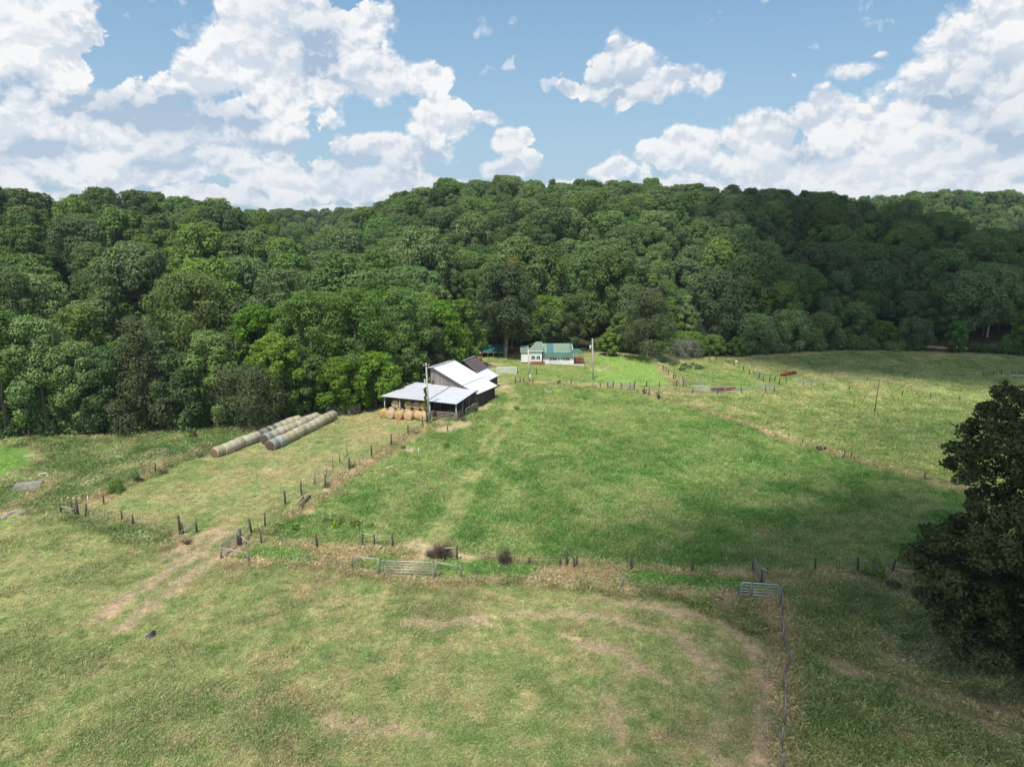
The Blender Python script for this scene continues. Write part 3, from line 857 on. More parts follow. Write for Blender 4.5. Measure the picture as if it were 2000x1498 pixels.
def gn_scatter(name, pts, attrs, sources, matl=None, label=None, cat=None, sockets=True):
    """a stuff object: instances of the source objects on points, with rot / scl / idx attributes"""
    me = bpy.data.meshes.new(name); me.vertices.add(len(pts)); me.vertices.foreach_set('co', np.ascontiguousarray(pts, np.float32).ravel()); me.update()
    for an, (ty, arr) in attrs.items():
        at = me.attributes.new(an, ty, 'POINT')
        key = {'FLOAT': 'value', 'INT': 'value', 'FLOAT_VECTOR': 'vector', 'FLOAT_COLOR': 'color'}[ty]
        at.data.foreach_set(key, np.ascontiguousarray(arr).ravel())
    o = bpy.data.objects.new(name, me); COL.objects.link(o)
    ng = bpy.data.node_groups.new(name + '_scatter', 'GeometryNodeTree')
    ng.interface.new_socket('Geometry', in_out='INPUT', socket_type='NodeSocketGeometry'); ng.interface.new_socket('Geometry', in_out='OUTPUT', socket_type='NodeSocketGeometry')
    gi = ng.nodes.new('NodeGroupInput'); go = ng.nodes.new('NodeGroupOutput'); ip = ng.nodes.new('GeometryNodeInstanceOnPoints')
    ji = ng.nodes.new('GeometryNodeJoinGeometry')
    for s_ in reversed(sources):
        if isinstance(s_, bpy.types.Object):
            a = ng.nodes.new('GeometryNodeObjectInfo'); a.inputs[0].default_value = s_; a.transform_space = 'ORIGINAL'; a.inputs['As Instance'].default_value = True
            ng.links.new(a.outputs['Geometry'], ji.inputs[0])
    ng.links.new(gi.outputs[0], ip.inputs['Points']); ng.links.new(ji.outputs[0], ip.inputs['Instance']); ip.inputs['Pick Instance'].default_value = True
    for an, ty, sk in (('idx', 'INT', 'Instance Index'), ('rot', 'FLOAT_VECTOR', 'Rotation'), ('scl', 'FLOAT_VECTOR', 'Scale')):
        n = ng.nodes.new('GeometryNodeInputNamedAttribute'); n.data_type = ty; n.inputs[0].default_value = an; ng.links.new(n.outputs['Attribute'], ip.inputs[sk])
    ng.links.new(ip.outputs[0], go.inputs[0])
    md = o.modifiers.new('scatter', 'NODES'); md.node_group = ng
    tag(o, label, cat, kind='stuff')
    return o


def rots(n, g, tilt=.04): return np.stack([g.uniform(-tilt, tilt, n), g.uniform(-tilt, tilt, n), g.uniform(0, 2 * pi, n)], 1).astype(np.float32)


n = len(rest); sc_ = np.stack([cs_[rest] * g.uniform(.9, 1.15, n), cs_[rest] * g.uniform(.9, 1.15, n), cs_[rest] * g.uniform(.92, 1.1, n)], 1)
gn_scatter('woodland', np.stack([cx_[rest], cy_[rest], cz_[rest]], 1),
           {'rot': ('FLOAT_VECTOR', rots(n, g)), 'scl': ('FLOAT_VECTOR', sc_.astype(np.float32)), 'idx': ('INT', g.integers(0, len(src), n).astype(np.int32))},
           src, label='dense green woodland covering the hills up to the skyline', cat='woodland')

# low undergrowth hiding the foot of the wood
ug = []
for i in range(3):
    g2 = np.random.default_rng(40 + i); lb = [(g2.uniform(-1.6, 1.6), g2.uniform(-1.2, 1.2), g2.uniform(.3, 1.3), g2.uniform(.6, 1.1)) for _ in range(8)]
    V, Q = leaf_cloud(lb, 1800, .20, g2); ug.append(mesh_np('bush', V, Q, m_leaf_hill, link=False))


g5 = np.random.default_rng(8); edge_px = [p_ + g5.normal() * 9 for p_ in list(np.arange(-20, 930, 16)) + list(np.arange(1165, 2040, 20))]
for px in edge_px:
    a = AZ(px) + g5.normal() * .003; rb_ = float(np.interp(a, _ba, _br)) + g5.uniform(1.5, 6.5)
    if 640 < px < 720: continue
    x_, y_ = rb_ * sin(a), rb_ * cos(a)
    if float(d_line(np.array([x_]), np.array([y_]), creek_road)[0]) < 4: continue
    o = bpy.data.objects.new('bush', ug[int(g5.integers(0, 3))]); COL.objects.link(o); s_ = g5.uniform(.6, 1.9)
    o.location = (x_, y_, gz(x_, y_) - .1); o.rotation_euler.z = g5.uniform(0, 6.28); o.scale = (s_ * 1.1, s_ * 1.1, s_ * g5.uniform(.8, 1.25))
    mk = min(MARKS, key=lambda m_: abs(m_[0] - px)); sd_ = 'below' if abs(px - mk[0]) < 12 else ('left of' if px < mk[0] else 'right of')
    tag(o, '%s bush at the foot of the wood, %s %s' % ('tall' if s_ > 1.5 else 'broad' if s_ > 1.15 else 'low' if s_ > .85 else 'tiny', sd_, mk[1]),
        'bush', 'bushes at the foot of the wood ' + ('left' if px < 420 else 'near the barn' if px < 1000 else 'near the lawn' if px < 1430 else 'right'))

# individually placed trees along the edge of the wood
def edge_tree(name, label, cat, px, base, top, wpx, leaf, bark=None, seed=0, shape='round', nl=20, n=9000, size=.34, z0f=.18, group=None, limbs=7, lr=(.18, .32), back=0.0, r0=None, flat=.95, bend=.02):
    g = np.random.default_rng(seed + 500); p = P(px, base)
    if back: d = Vector((p.x, p.y, 0)).normalized(); p = p + d * back; p.z = gz(p.x, p.y)
    r = math.hypot(p.x, p.y); H = CAM_H + r * math.tan(az_el(px, top)[1]) - p.z; R = wpx / F * math.hypot(r, CAM_H) / 2 * .95
    lb = crown_lobes(g, H, R, H * z0f, nl, shape, lr)
    root = empty(name, p, 0, label, cat, group)
    V, Q = leaf_cloud(lb, int(n * 1.7), size * .72, g, flat)
    mesh_np('crown', V, Q, leaf, parent=root)
    trunk_mb(g, H, R, H * z0f, lb, r0 or max(.09, H * .018), limbs, bend).build('trunk', bark or m_bark, root, True)
    return root, H, R


E = edge_tree
E('cedar_tree', 'tall conical dark olive cedar at the left edge of the wood', 'tree', 285, 842, 616, 140, m_leaf_cedar, seed=1, shape='cone', nl=46, n=15000, size=.26, z0f=.04, lr=(.20, .32))
E('cedar_tree', 'low rounded dusky green tree right behind the far bale row', 'tree', 488, 836, 716, 150, m_leaf_cedar, seed=2, shape='oval', nl=34, n=12000, size=.22, z0f=.05)
E('sycamore_tree', 'tall pale yellow-green sycamore with white limbs behind the cedar', 'tree', 392, 822, 536, 170, m_leaf_pale, m_bark_pale, 3, back=14, nl=30, n=15000, size=.36, z0f=.25, limbs=14)
E('sycamore_tree', 'pale yellow-green tree near the left edge of the photo', 'tree', 60, 835, 532, 105, m_leaf_pale, m_bark_pale, 4, back=26, nl=22, n=9000, z0f=.3)
E('sycamore_tree', 'pale-leaved tree between the left corner and the cedar', 'tree', 180, 838, 600, 110, m_leaf_pale, m_bark_pale, 5, back=8, nl=22, n=9000, z0f=.3)
E('sycamore_tree', 'pale-leaved tree above the walnut trees by the bales', 'tree', 566, 812, 526, 130, m_leaf_pale, m_bark, 6, back=22, nl=24, n=10000, z0f=.3)
for i, (px, b, t, w, lab) in enumerate([
        (18, 852, 600, 130, 'dark green tree at the far left corner of the wood'),
        (96, 850, 618, 120, 'second green tree from the left along the edge of the field'),
        (165, 848, 668, 110, 'low green tree left of the cedar, third from the left edge'),
        (222, 846, 680, 100, 'green tree touching the left side of the cedar'),
        (370, 838, 690, 120, 'green tree between the cedar and the bale rows'),
        (425, 835, 650, 110, 'green tree behind the near end of the longest bale row')]):
    E('broadleaf_tree', lab, 'tree', px, b, t, w, m_leaf_hill, seed=10 + i, nl=24, n=10000, z0f=.10, size=.32)
for i, (px, b, t, w, bk, lab) in enumerate([
        (545, 822, 655, 120, 2, 'bright green walnut behind the far end of the bale rows'),
        (618, 812, 572, 165, 6, 'tallest bright green walnut, left of the barn'),
        (520, 815, 600, 120, 10, 'bright green walnut behind the low dusky tree'),
        (700, 802, 568, 170, 6, 'broad bright green walnut behind the pipe gate'),
        (668, 808, 700, 110, 1, 'low bright green tree just behind the wooden gate'),
        (735, 800, 690, 110, 1, 'low bright green tree overhanging the hay shed roof'),
        (790, 790, 565, 150, 14, 'bright green walnut behind the hay shed'),
        (775, 775, 650, 110, 4, 'bright green tree beside the utility pole at the shed'),
        (860, 760, 590, 130, 14, 'bright green walnut behind the plank barn'),
        (905, 735, 586, 90, 6, 'bright green tree behind the brown-roofed outbuilding'),
        (845, 745, 640, 90, 3, 'dull green tree between the walnuts and the barn roof'),
        (505, 822, 604, 120, 16, 'bright green walnut at the left end of the grove'), (582, 816, 590, 120, 15, 'bright green walnut left of the tallest one'), (655, 806, 574, 130, 20, 'bright green walnut right of the tallest one, further back'),
        (745, 797, 570, 140, 21, 'bright green walnut high in the middle of the grove'), (826, 775, 574, 130, 22, 'bright green walnut at the back right of the grove'), (875, 745, 600, 110, 20, 'bright green walnut behind the outbuilding, further back'),
        (602, 812, 690, 110, 3, 'low bright walnut just behind the far bale ends'), (560, 820, 700, 90, 3, 'low bright walnut touching the dusky tree'), (700, 803, 640, 120, 12, 'mid-height bright walnut left of the utility pole'),
        (905, 720, 620, 90, 14, 'bright tree at the right end of the grove')]):
    E('walnut_tree', lab, 'tree', px, b, t, w, m_leaf_edge if i != 10 else m_leaf_shrub, seed=30 + i, nl=30, n=13000, z0f=.08, size=.34, back=bk, lr=(.17, .30))
E('broadleaf_tree', 'big dark tree with a bare double trunk left of the house', 'tree', 988, 699, 520, 132, m_leaf_dark, seed=50, nl=34, n=15000, size=.4, z0f=.26, r0=.48, limbs=12)
E('broadleaf_tree', 'yellow-tipped tree above the big dark tree', 'tree', 1000, 690, 505, 60, m_leaf_yellow, seed=51, nl=12, n=3500, z0f=.5, back=9)
E('cedar_tree', 'dark brownish cedar behind the green-roofed pavilion', 'tree', 955, 694, 570, 60, m_leaf_cedar, seed=52, shape='oval', nl=26, n=7000, size=.3, z0f=.15, back=4)
E('broadleaf_tree', 'bright green tree directly behind the house', 'tree', 1062, 690, 578, 70, m_leaf_edge, seed=53, nl=24, n=8000, back=8, z0f=.1)
E('cedar_tree', 'olive brown tree behind the right end of the house', 'tree', 1115, 690, 575, 66, m_leaf_cedar, seed=54, shape='oval', nl=28, n=9000, size=.28, z0f=.06, back=6)
YT = E('lawn_tree', 'grey-green spreading tree standing alone on the bright lawn', 'tree', 1263, 704, 572, 124, m_leaf_shrub, seed=55, nl=28, n=12000, size=.3, z0f=.14, r0=.30)
for i, (px, b, t, w, bk, lf, lab) in enumerate([
        (1188, 697, 650, 46, 2, m_leaf_bright, 'small light green tree just right of the transformer pole'),
        (1212, 695, 612, 60, 6, m_leaf_bright, 'light green tree behind the rail fence at the lawn'),
        (1232, 694, 632, 50, 3, m_leaf_cedar, 'dark tree touching the left of the lone lawn tree'),
        (1270, 690, 562, 52, 16, m_leaf_grey, 'thin grey half-dead tree above the lone lawn tree'),
        (1300, 694, 588, 52, 8, m_leaf_edge, 'narrow yellowish green tree right of the lone lawn tree'),
        (1338, 694, 604, 54, 8, m_leaf_pale, 'pale green tree behind the grey bush'),
        (1372, 694, 580, 58, 9, m_leaf_pale, 'tall pale round tree right of the grey bush'),
        (1412, 692, 586, 80, 9, m_leaf_pale, 'widest pale round tree at the corner of the pasture'),
        (1345, 697, 650, 76, 2, m_leaf_bright, 'low yellow-green willow-like tree above the grey bush'),
        (1392, 697, 655, 48, 2, m_leaf_edge, 'low green tree at the end of the pasture fence'),
        (1470, 692, 614, 100, 4, m_leaf_hill, 'round dark green tree at the left corner of the shaded pasture'),
        (1535, 690, 606, 90, 4, m_leaf_hill, 'second round dark green tree along the shaded pasture'),
        (1598, 688, 612, 86, 4, m_leaf_hill, 'third round dark green tree along the shaded pasture'),
        (1440, 697, 660, 40, 1, m_leaf_edge, 'small green bush-like tree left of the round dark trees'),
        (1665, 684, 592, 70, 9, m_leaf_hill, 'upright dark tree at the left end of the creek road'),
        (1718, 684, 628, 56, 3, m_leaf_edge, 'small tree leaning over the creek bank'),
        (1782, 686, 622, 66, 3, m_leaf_hill, 'spreading tree between creek and road'),
        (1865, 688, 628, 42, 0, m_leaf_hill, 'young upright tree left of the open stretch of road'),
        (1995, 695, 610, 50, 0, m_leaf_edge, 'green tree at the right edge where the road ends'),
        (1925, 676, 562, 44, 6, m_leaf_hill, 'slender tree with a pale forked trunk behind the creek road')]):
    E('bank_tree' if px > 1640 else 'broadleaf_tree', lab, 'tree', px, b, t, w, lf, m_bark_pale if px == 1925 or lf is m_leaf_grey else m_bark, 60 + i, nl=22,
      n=2600 if lf is m_leaf_grey else (3000 if px == 1925 else 7500), z0f=.45 if px == 1925 else .07, back=bk, size=.34, limbs=14 if lf is m_leaf_grey else 6, shape='oval' if w < 60 else 'round')
E('ash_bush', 'grey-leaved bush at the edge of the lawn below the willow-like tree', 'bush', 1338, 699, 664, 72, m_leaf_grey, m_bark_pale, 90, nl=20, n=5200, size=.2, z0f=.02, limbs=12)
# bare snags on the slope
for i, (px, py, tp) in enumerate([(892, 500, 445), (1640, 560, 520)]):
    g3 = np.random.default_rng(i); p = P(px, py + 40); r = math.hypot(p.x, p.y); H = 15
    mb = MB(); mb.tube([(0, 0, -1), (0, 0, 5), (.4, .2, 10), (.2, .5, H)], [.3, .26, .18, .04], 7)
    for j in range(9):
        an = g3.uniform(0, 6.28); z = g3.uniform(6, 12); l = g3.uniform(2, 4.2)
        mb.tube([(0, 0, z), (cos(an) * l * .5, sin(an) * l * .5, z + l * .35), (cos(an) * l * .8, sin(an) * l * .8, z + l * .95)], [.12, .08, .02], 5)
    o = mb.build('dead_tree', m_bark_pale); o.location = p
    tag(o, ('bare white dead tree high on the slope above the walnuts', 'bare grey dead tree on the shaded slope at the right')[i], 'dead tree')


# the big oak at the right edge: lobes laid on the limbs seen there
m_bark_dark = simple('dark_bark', (.075, .062, .05), .4, 3.0, .95, bstr=.8)


def oak():
    g = np.random.default_rng(77); base = P(2165, 1330); dep0 = base.y * cos(PITCH) - (base.z - CAM_H) * sin(PITCH)
    fw = Vector((0, cos(PITCH), -sin(PITCH)))
    L = [(1990, 790, 52), (1952, 822, 42), (2035, 860, 75), (1985, 868, 52), (1905, 862, 44), (1868, 886, 32), (1925, 908, 44), (1850, 905, 20), (2020, 930, 52),
         (1880, 935, 26), (1985, 925, 36), (1958, 762, 24), (1925, 800, 26), (1900, 832, 22),
         (2000, 1005, 52), (1935, 1010, 44), (1880, 1030, 40), (1832, 1054, 36), (1795, 1078, 30), (1850, 1085, 46), (1930, 1075, 56), (2005, 1085, 70),
         (1790, 1112, 32), (1835, 1135, 44), (1905, 1150, 58), (1985, 1165, 66), (1860, 1190, 42), (1925, 1215, 52), (2010, 1240, 64), (1885, 1235, 32), (1950, 1262, 36),
         (1965, 985, 34), (1900, 1000, 26), (1990, 960, 34), (1960, 1120, 50), (1880, 1110, 46), (1960, 1190, 50), (1900, 1195, 46), (1840, 1215, 26), (1940, 1288, 38), (2010, 1300, 52), (1885, 1268, 26), (1850, 1235, 30), (1772, 1088, 18), (1815, 1160, 28), (1905, 965, 18), (1935, 958, 22), (1810, 1035, 20), (1920, 990, 30)]
    lobes = []
    for (px, py, rp) in L:
        d = ray_dir(px, py); D = dep0 - 1.0 + g.normal() * 1.6; p = Vector((0, 0, CAM_H)) + d * (D / d.dot(fw))
        r = rp / F * D; p.z = max(p.z, base.z + r * .9); lobes.append((p.x - base.x, p.y - base.y, p.z - base.z, r))
    for i in range(170):                              # the rest of the crown, round the trunk
        ph = g.uniform(0, 2 * pi); zz = g.uniform(2.5, 21.0); rad = 11.0 * math.sqrt(max(.05, 1 - ((zz - 9.5) / 12.8) ** 2)) * g.uniform(.35, 1.0) ** .6
        x, y = rad * cos(ph), rad * sin(ph)
        if proj((base.x + x, base.y + y, base.z + zz))[0] < 2075: continue
        lobes.append((x, y, zz, g.uniform(1.4, 2.4)))
    root = empty('oak_tree', base, 0, 'large dark oak with spreading limbs cut by the right edge of the photo', 'tree')
    lb = []
    for l in lobes:                                   # break every lobe into sprays of leaves
        for j in range(9):
            d = g.normal(size=3); d /= np.linalg.norm(d); q_ = l[3] * .66
            lb.append((l[0] + d[0] * q_, l[1] + d[1] * q_, l[2] + d[2] * q_ * .7, l[3] * g.uniform(.30, .52)))
    V, Q = leaf_cloud(lb, 330000, .16, g, .8)
    mesh_np('crown', V, Q, m_leaf_oak, parent=root)
    mb = MB(); mb.tube([(0, 0, -1), (0, 0, .8), (.2, 0, 4), (0, .3, 8), (.3, .2, 13), (0, 0, 18)], [1.0, .72, .6, .48, .3, .06], 12)
    for l in lobes[:46:2] + lobes[46::5]:
        s_ = Vector((.1, .1, min(13, max(2.6, l[2] * .75 - 1)))); e = Vector(l[:3]); md_ = s_.lerp(e, .55) + Vector((0, 0, .7))
        mb.tube([s_, md_, e], [.26, .14, .035], 7)
        for j in range(3):
            d = Vector(g.normal(size=3)) * l[3] * .8; mb.tube([md_.lerp(e, .6), e + d * .5, e + d], [.06, .035, .01], 5)
    mb.build('trunk', m_bark_dark, root, True)


oak()

# ------------------------------------------------------------------ grass
def tuft(g, nb, spread, wid, lean=.5, curve=.35):
    V = []; Q = []
    for i in range(nb):
        x, y = g.normal(size=2) * spread * .5; an = g.uniform(0, 2 * pi); h = g.uniform(.55, 1.15); l = abs(g.normal()) * lean
        dx, dy = cos(an), sin(an); w = wid * g.uniform(.6, 1.3); sx, sy = -dy * w, dx * w; b = len(V)
        V += [(x - sx, y - sy, -.05), (x + sx, y + sy, -.05), (x + sx * .8 + dx * l * .4, y + sy * .8 + dy * l * .4, h * .6),
              (x - sx * .8 + dx * l * .4, y - sy * .8 + dy * l * .4, h * .6), (x + dx * l * (1 + curve), y + dy * l * (1 + curve), h), (x + dx * l * (1 + curve) + sx * .1, y + dy * l + sy * .1, h)]
        Q += [(b, b + 1, b + 2, b + 3), (b + 3, b + 2, b + 5, b + 4)]
    return np.array(V), np.array(Q)


def grass_points(n, r0, r1, g, half=40.5):
    """denser near the camera: log-uniform in distance"""
    u = g.random(n); r = (r0 ** -.2 + u * (r1 ** -.2 - r0 ** -.2)) ** -5
    a = np.radians(g.uniform(-half, half, n)); return r * np.sin(a), r * np.cos(a), r


def build_grass():
    g = np.random.default_rng(21)
    srcs = []
    proto_xy = [P(700, 1400), P(900, 1300), P(1100, 1350), P(500, 1380), P(1650, 1400), P(1700, 1250)]
    for i in range(6):
        V, Q = tuft(g, 22 if i < 4 else 30, .55 if i < 4 else .45, .011 if i < 4 else .009, .13 if i < 4 else .17)
        srcs.append((V, Q))
    x, y, r = grass_points(260000, 27, 205, g)
    c, h, b = field(x, y)
    n2 = fbm(x, y, 2.2, 3, .6)
    k = (b < .4) & (np.hypot(x, y) < np.interp(np.arctan2(x, y), _ba, _br) + 6) & (g.random(len(x)) < .35 + 1.0 * n2)
    x, y, r, c, h = x[k], y[k], r[k], c[k], h[k]
    z = ground_z(x, y)
    hh = h * g.uniform(.6, 1.3, len(x)); wd = np.clip(.5 + r / 200, .6, 1.35) * (0.8 + .5 * np.clip(h / .3, 0, 1.4))
    col = np.ones((len(x), 4), np.float32); col[:, :3] = c * g.uniform(.85, 1.25, (len(x), 1))
    dead = g.random(len(x)) < .10 + .22 * (vn(x, y, .5) > .62); col[dead, :3] = col[dead, :3] * .5 + C_STRAW * .58
    frs = (g.random(len(x)) < .18) | ((vn(x + 50, y, .7) > .72) & (g.random(len(x)) < .7)); frs &= ~dead; col[frs, :3] *= np.array([.55, .82, .52])
    scl = np.stack([wd, wd, hh * .95], 1)
    # the tufts' own shapes live in the node tree as mesh lines: keep them as named source tufts in the far meadow
    objs = []
    for i, (V, Q) in enumerate(srcs):
        me = mesh_np('grass_tuft', V, Q, m_grass, link=False); o = bpy.data.objects.new('grass_tuft', me); COL.objects.link(o)
        p = proto_xy[i]; o.location = (p.x, p.y, p.z); o.scale = (.9, .9, .14); tag(o, 'short tuft of grass among the pasture grass', 'grass', kind='stuff'); objs.append(o)
    idx = np.where(h > .34, g.integers(4, 6, len(x)), g.integers(0, 4, len(x))).astype(np.int32)
    print('grass', len(x))
    gn_scatter('grass', np.stack([x, y, z], 1), {'rot': ('FLOAT_VECTOR', rots(len(x), g, .25)), 'scl': ('FLOAT_VECTOR', scl.astype(np.float32)), 'idx': ('INT', idx),
               'gcol': ('FLOAT_COLOR', col)}, objs, label='meadow grass, green in the paddock and straw coloured on the mown field', cat='grass')


build_grass()

# ------------------------------------------------------------------ object materials
m_tin = None


def ribbed(name, col, scale=2.6, axis='X', rough=.35, metal=.0, spec=.5, dirt=.18, rust=None, depth=.35, amp=.32):
    """ribbed sheet metal: ribs as bump along an object axis, streaks of dirt down the sheets"""
    m, k, out = mat(name); tc = k.new('ShaderNodeTexCoord').outputs['Object']
    sp = k.new('ShaderNodeSeparateXYZ'); k.l.new(tc, sp.inputs[0]); ax = sp.outputs[axis]
    w = k.m('POWER', k.m('ABSOLUTE', k.m('SINE', k.m('MULTIPLY', ax, scale * pi))), .35)
    st = (6, .5, .5) if axis == 'X' else (.5, 6, .5)
    n = k.noise(k.v('MULTIPLY', tc, st), 1.0, 5, .6); n2 = k.noise(tc, .55, 4, .6)
    f = k.mr(k.m('ADD', k.m('MULTIPLY', n, .5), k.m('MULTIPLY', n2, .5)), .38, .62)
    c = k.mix(f, tuple(v * (1 - dirt) for v in col), col)
    c = k.mix(k.mr(w, .0, .85 if amp > .4 else .55, amp, .0), c, tuple(v * .45 for v in col))  # rib grooves darkened in the colour, standing in for their shade
    if rust: c = k.mix(k.mr(k.noise(tc, 1.3, 5, .65), .58, .75, 0, .6), c, rust)
    princ(k, out, c, rough, metal, spec, bump(k, w, depth, .03)); return m


def planks(name, c1, c2, w=4.2, axis='X', gap=.25):
    """weathered vertical boards, each with its own tone, dark joints"""
    m, k, out = mat(name); tc = k.new('ShaderNodeTexCoord').outputs['Object']
    sp = k.new('ShaderNodeSeparateXYZ'); k.l.new(tc, sp.inputs[0])
    h = k.m('ADD', sp.outputs[0], k.m('MULTIPLY', sp.outputs[1], 1.0)); s = k.m('MULTIPLY', h, w)
    wn = k.new('ShaderNodeTexWhiteNoise', noise_dimensions='1D'); k.l.new(k.m('FLOOR', s), wn.inputs['W'])
    fr = k.m('FRACT', s); joint = k.m('LESS_THAN', k.m('ABSOLUTE', k.m('SUBTRACT', fr, .5)), .44)
    n = k.noise(k.v('MULTIPLY', tc, (8, 8, .8)), 1.6, 5, .65)
    f = k.m('ADD', k.m('MULTIPLY', wn.outputs[0], .55), k.mr(n, .3, .7, 0, .45))
    c = k.mix(f, c1, c2); c = k.mix(joint, tuple(v * gap for v in c1), c)
    princ(k, out, c, .95, 0, .1, bump(k, k.m('ADD', joint, k.m('MULTIPLY', n, .4)), .5, .02)); return m


m_white_tin = ribbed('white_roof_metal', (.74, .75, .755), 2.2, 'X', .5, dirt=.16, depth=.4, rust=(.56, .51, .46))
m_shed_tin = ribbed('shed_roof_metal', (.62, .645, .68), 1.35, 'X', .45, dirt=.12, depth=.8, amp=.7)
m_shed_left = ribbed('grey_roof_metal', (.56, .575, .60), 2.2, 'X', .5, dirt=.14)
m_brown_roof = ribbed('brown_roof_metal', (.135, .105, .105), 2.2, 'X', .6, dirt=.3)
m_green_roof = ribbed('green_roof_metal', (.085, .185, .13), 2.0, 'X', .5, dirt=.25)
m_green_roof_pale = ribbed('pale_green_roof_metal', (.18, .27, .195), 2.0, 'X', .55, dirt=.2)
m_green_roof_blue = ribbed('blue_green_roof_metal', (.06, .17, .19), 2.0, 'X', .5, dirt=.15)
m_dark_green = ribbed('pavilion_roof_metal', (.03, .155, .125), 2.0, 'X', .5, dirt=.3)
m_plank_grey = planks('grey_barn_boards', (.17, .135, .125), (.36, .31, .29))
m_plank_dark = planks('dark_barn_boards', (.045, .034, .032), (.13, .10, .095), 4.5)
m_post = simple('dark_fence_wood', (.105, .085, .07), .5, 7, .95, bstr=.6, stretch=(2, 2, .5))
m_post_grey = simple('grey_fence_wood', (.27, .24, .20), .35, 7, .95, bstr=.5, stretch=(2, 2, .5))
m_rail = simple('pale_rail_wood', (.40, .385, .31), .35, 5, .9, bstr=.4)
m_galv = simple('galvanised_pipe', (.56, .58, .58), .2, 8, .45, .55, .5, .1)
m_galv_dull = simple('dull_pipe', (.36, .37, .36), .25, 8, .6, .3, .4, .1)
m_rustpipe = simple('rusty_pipe', (.36, .24, .18), .4, 8, .85, .1, .2, .3, (.46, .40, .36))
m_wire = simple('fence_wire', (.13, .115, .10), .3, 8, .9, .0)
m_tpost = simple('steel_post_paint', (.13, .16, .11), .3, 10, .7)
m_white = simple('white_paint', (.80, .80, .78), .07, 3, .6, bstr=.1)
m_siding, k, out = mat('white_siding')
tc = k.new('ShaderNodeTexCoord').outputs['Object']; sp = k.new('ShaderNodeSeparateXYZ'); k.l.new(tc, sp.inputs[0])
fr = k.m('FRACT', k.m('MULTIPLY', sp.outputs[2], 6.0)); n = k.noise(tc, 1.2, 4, .6)
princ(k, out, k.mix(k.mr(fr, 0, .15, .28, 0), k.mix(k.mr(n, .3, .7), (.78, .78, .77), (.86, .86, .85)), (.35, .36, .38)), .6, 0, .3, bump(k, fr, .4, .02))
m_shutter = simple('green_shutter_paint', (.05, .09, .08), .2, 6, .6)
m_glass = simple('window_glass', (.05, .065, .08), .3, 1.2, .08, 0, .8, 0)
m_brick = simple('red_deck_paint', (.30, .115, .075), .3, 5, .85)
m_conc = simple('pale_concrete', (.50, .46, .40), .25, 3, .9)
m_red = simple('red_enamel', (.27, .02, .025), .35, 5, .55, 0, .4, .2)
m_rock = simple('pale_stone', (.33, .32, .29), .35, 2.2, .95, bstr=.8)
m_dirt_pile = simple('red_brown_earth', (.30, .20, .14), .4, 4, .98, bstr=.8)
m_black = simple('black_rubber', (.018, .018, .02), .3, 6, .6)
m_yellow = simple('yellow_plastic', (.75, .62, .20), .12, 4, .6)
m_timber = simple('shed_timber', (.22, .19, .16), .35, 5, .9, bstr=.4)
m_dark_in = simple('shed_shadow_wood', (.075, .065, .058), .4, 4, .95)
m_pole = simple('grey_pole_wood', (.50, .48, .44), .22, 2.5, .9, bstr=.3, stretch=(3, 3, .4))
m_steelgrey = simple('grey_transformer_paint', (.52, .57, .62), .1, 4, .5)
m_vine = foliage('vine_leaves', (.06, .14, .02), (.09, .18, .03), tr=.3)


def straw(name, side, end):
    m, k, out = mat(name); tc = k.new('ShaderNodeTexCoord').outputs['Object']; oi = k.new('ShaderNodeObjectInfo')
    sp = k.new('ShaderNodeSeparateXYZ'); k.l.new(tc, sp.inputs[0])
    zz = k.m('SUBTRACT', sp.outputs[2], .71); rad = k.m('SQRT', k.m('ADD', k.m('MULTIPLY', sp.outputs[0], sp.outputs[0]), k.m('MULTIPLY', zz, zz)))
    ring = k.m('SINE', k.m('ADD', k.m('MULTIPLY', rad, 34), k.m('MULTIPLY', k.noise(tc, 2.0, 2, .5), 9)))
    fib = k.noise(k.v('MULTIPLY', tc, (5, 22, 5)), 1.0, 4, .7); fn = k.noise(tc, 9, 4, .7)
    isend = k.m('GREATER_THAN', k.m('ABSOLUTE', sp.outputs[1]), .578)
    ec = k.mix(k.m('ADD', k.mr(ring, -1, 1, .0, .45), k.mr(fn, .3, .7, 0, .55)), tuple(c * .45 for c in end), tuple(c * 1.2 for c in end))
    sc = k.mix(k.mr(fib, .3, .7), tuple(c * .75 for c in side), tuple(c * 1.12 for c in side))
    sc = k.mix(k.mr(k.noise(tc, 1.1, 3, .6), .45, .75, 0, .5), sc, tuple(c * .6 for c in side))
    hs = k.new('ShaderNodeHueSaturation'); k.l.new(k.mix(isend, sc, ec), hs.inputs['Color'])
    k.put(hs.inputs['Value'], k.mr(oi.outputs['Random'], 0, 1, .72, 1.15)); k.put(hs.inputs['Saturation'], k.mr(k.m('FRACT', k.m('MULTIPLY', oi.outputs['Random'], 9.7)), 0, 1, .75, 1.15))
    princ(k, out, hs.outputs[0], .95, 0, .1, bump(k, k.m('ADD', fn, k.m('MULTIPLY', ring, .12)), .8, .05)); return m


m_bale = straw('stored_bale_straw', (.47, .41, .26), (.32, .21, .12))
m_bale_grey = straw('weathered_bale_straw', (.37, .38, .36), (.20, .13, .085))
m_bale_dark = straw('dark_bale_straw', (.17, .155, .12), (.2, .14, .09))
m_bale_new = straw('fresh_bale_straw', (.52, .38, .20), (.60, .42, .22))
m_net = simple('net_wrap', (.52, .52, .42), .25, 7, .8)

# ------------------------------------------------------------------ buildings: frame u runs along the ridges (away from camera), v to the left
YAW, YB, YQ = -.387, -.479, -.376
BASE = lambda x, y: Vector((x, y, gz(x, y)))
#                                       # local +Y -> U, local -X -> v


def frame(o, a, b, z=0.0):
    """local coordinates for the farm buildings: a metres to the left, b metres away"""
    return (-a, b, z)


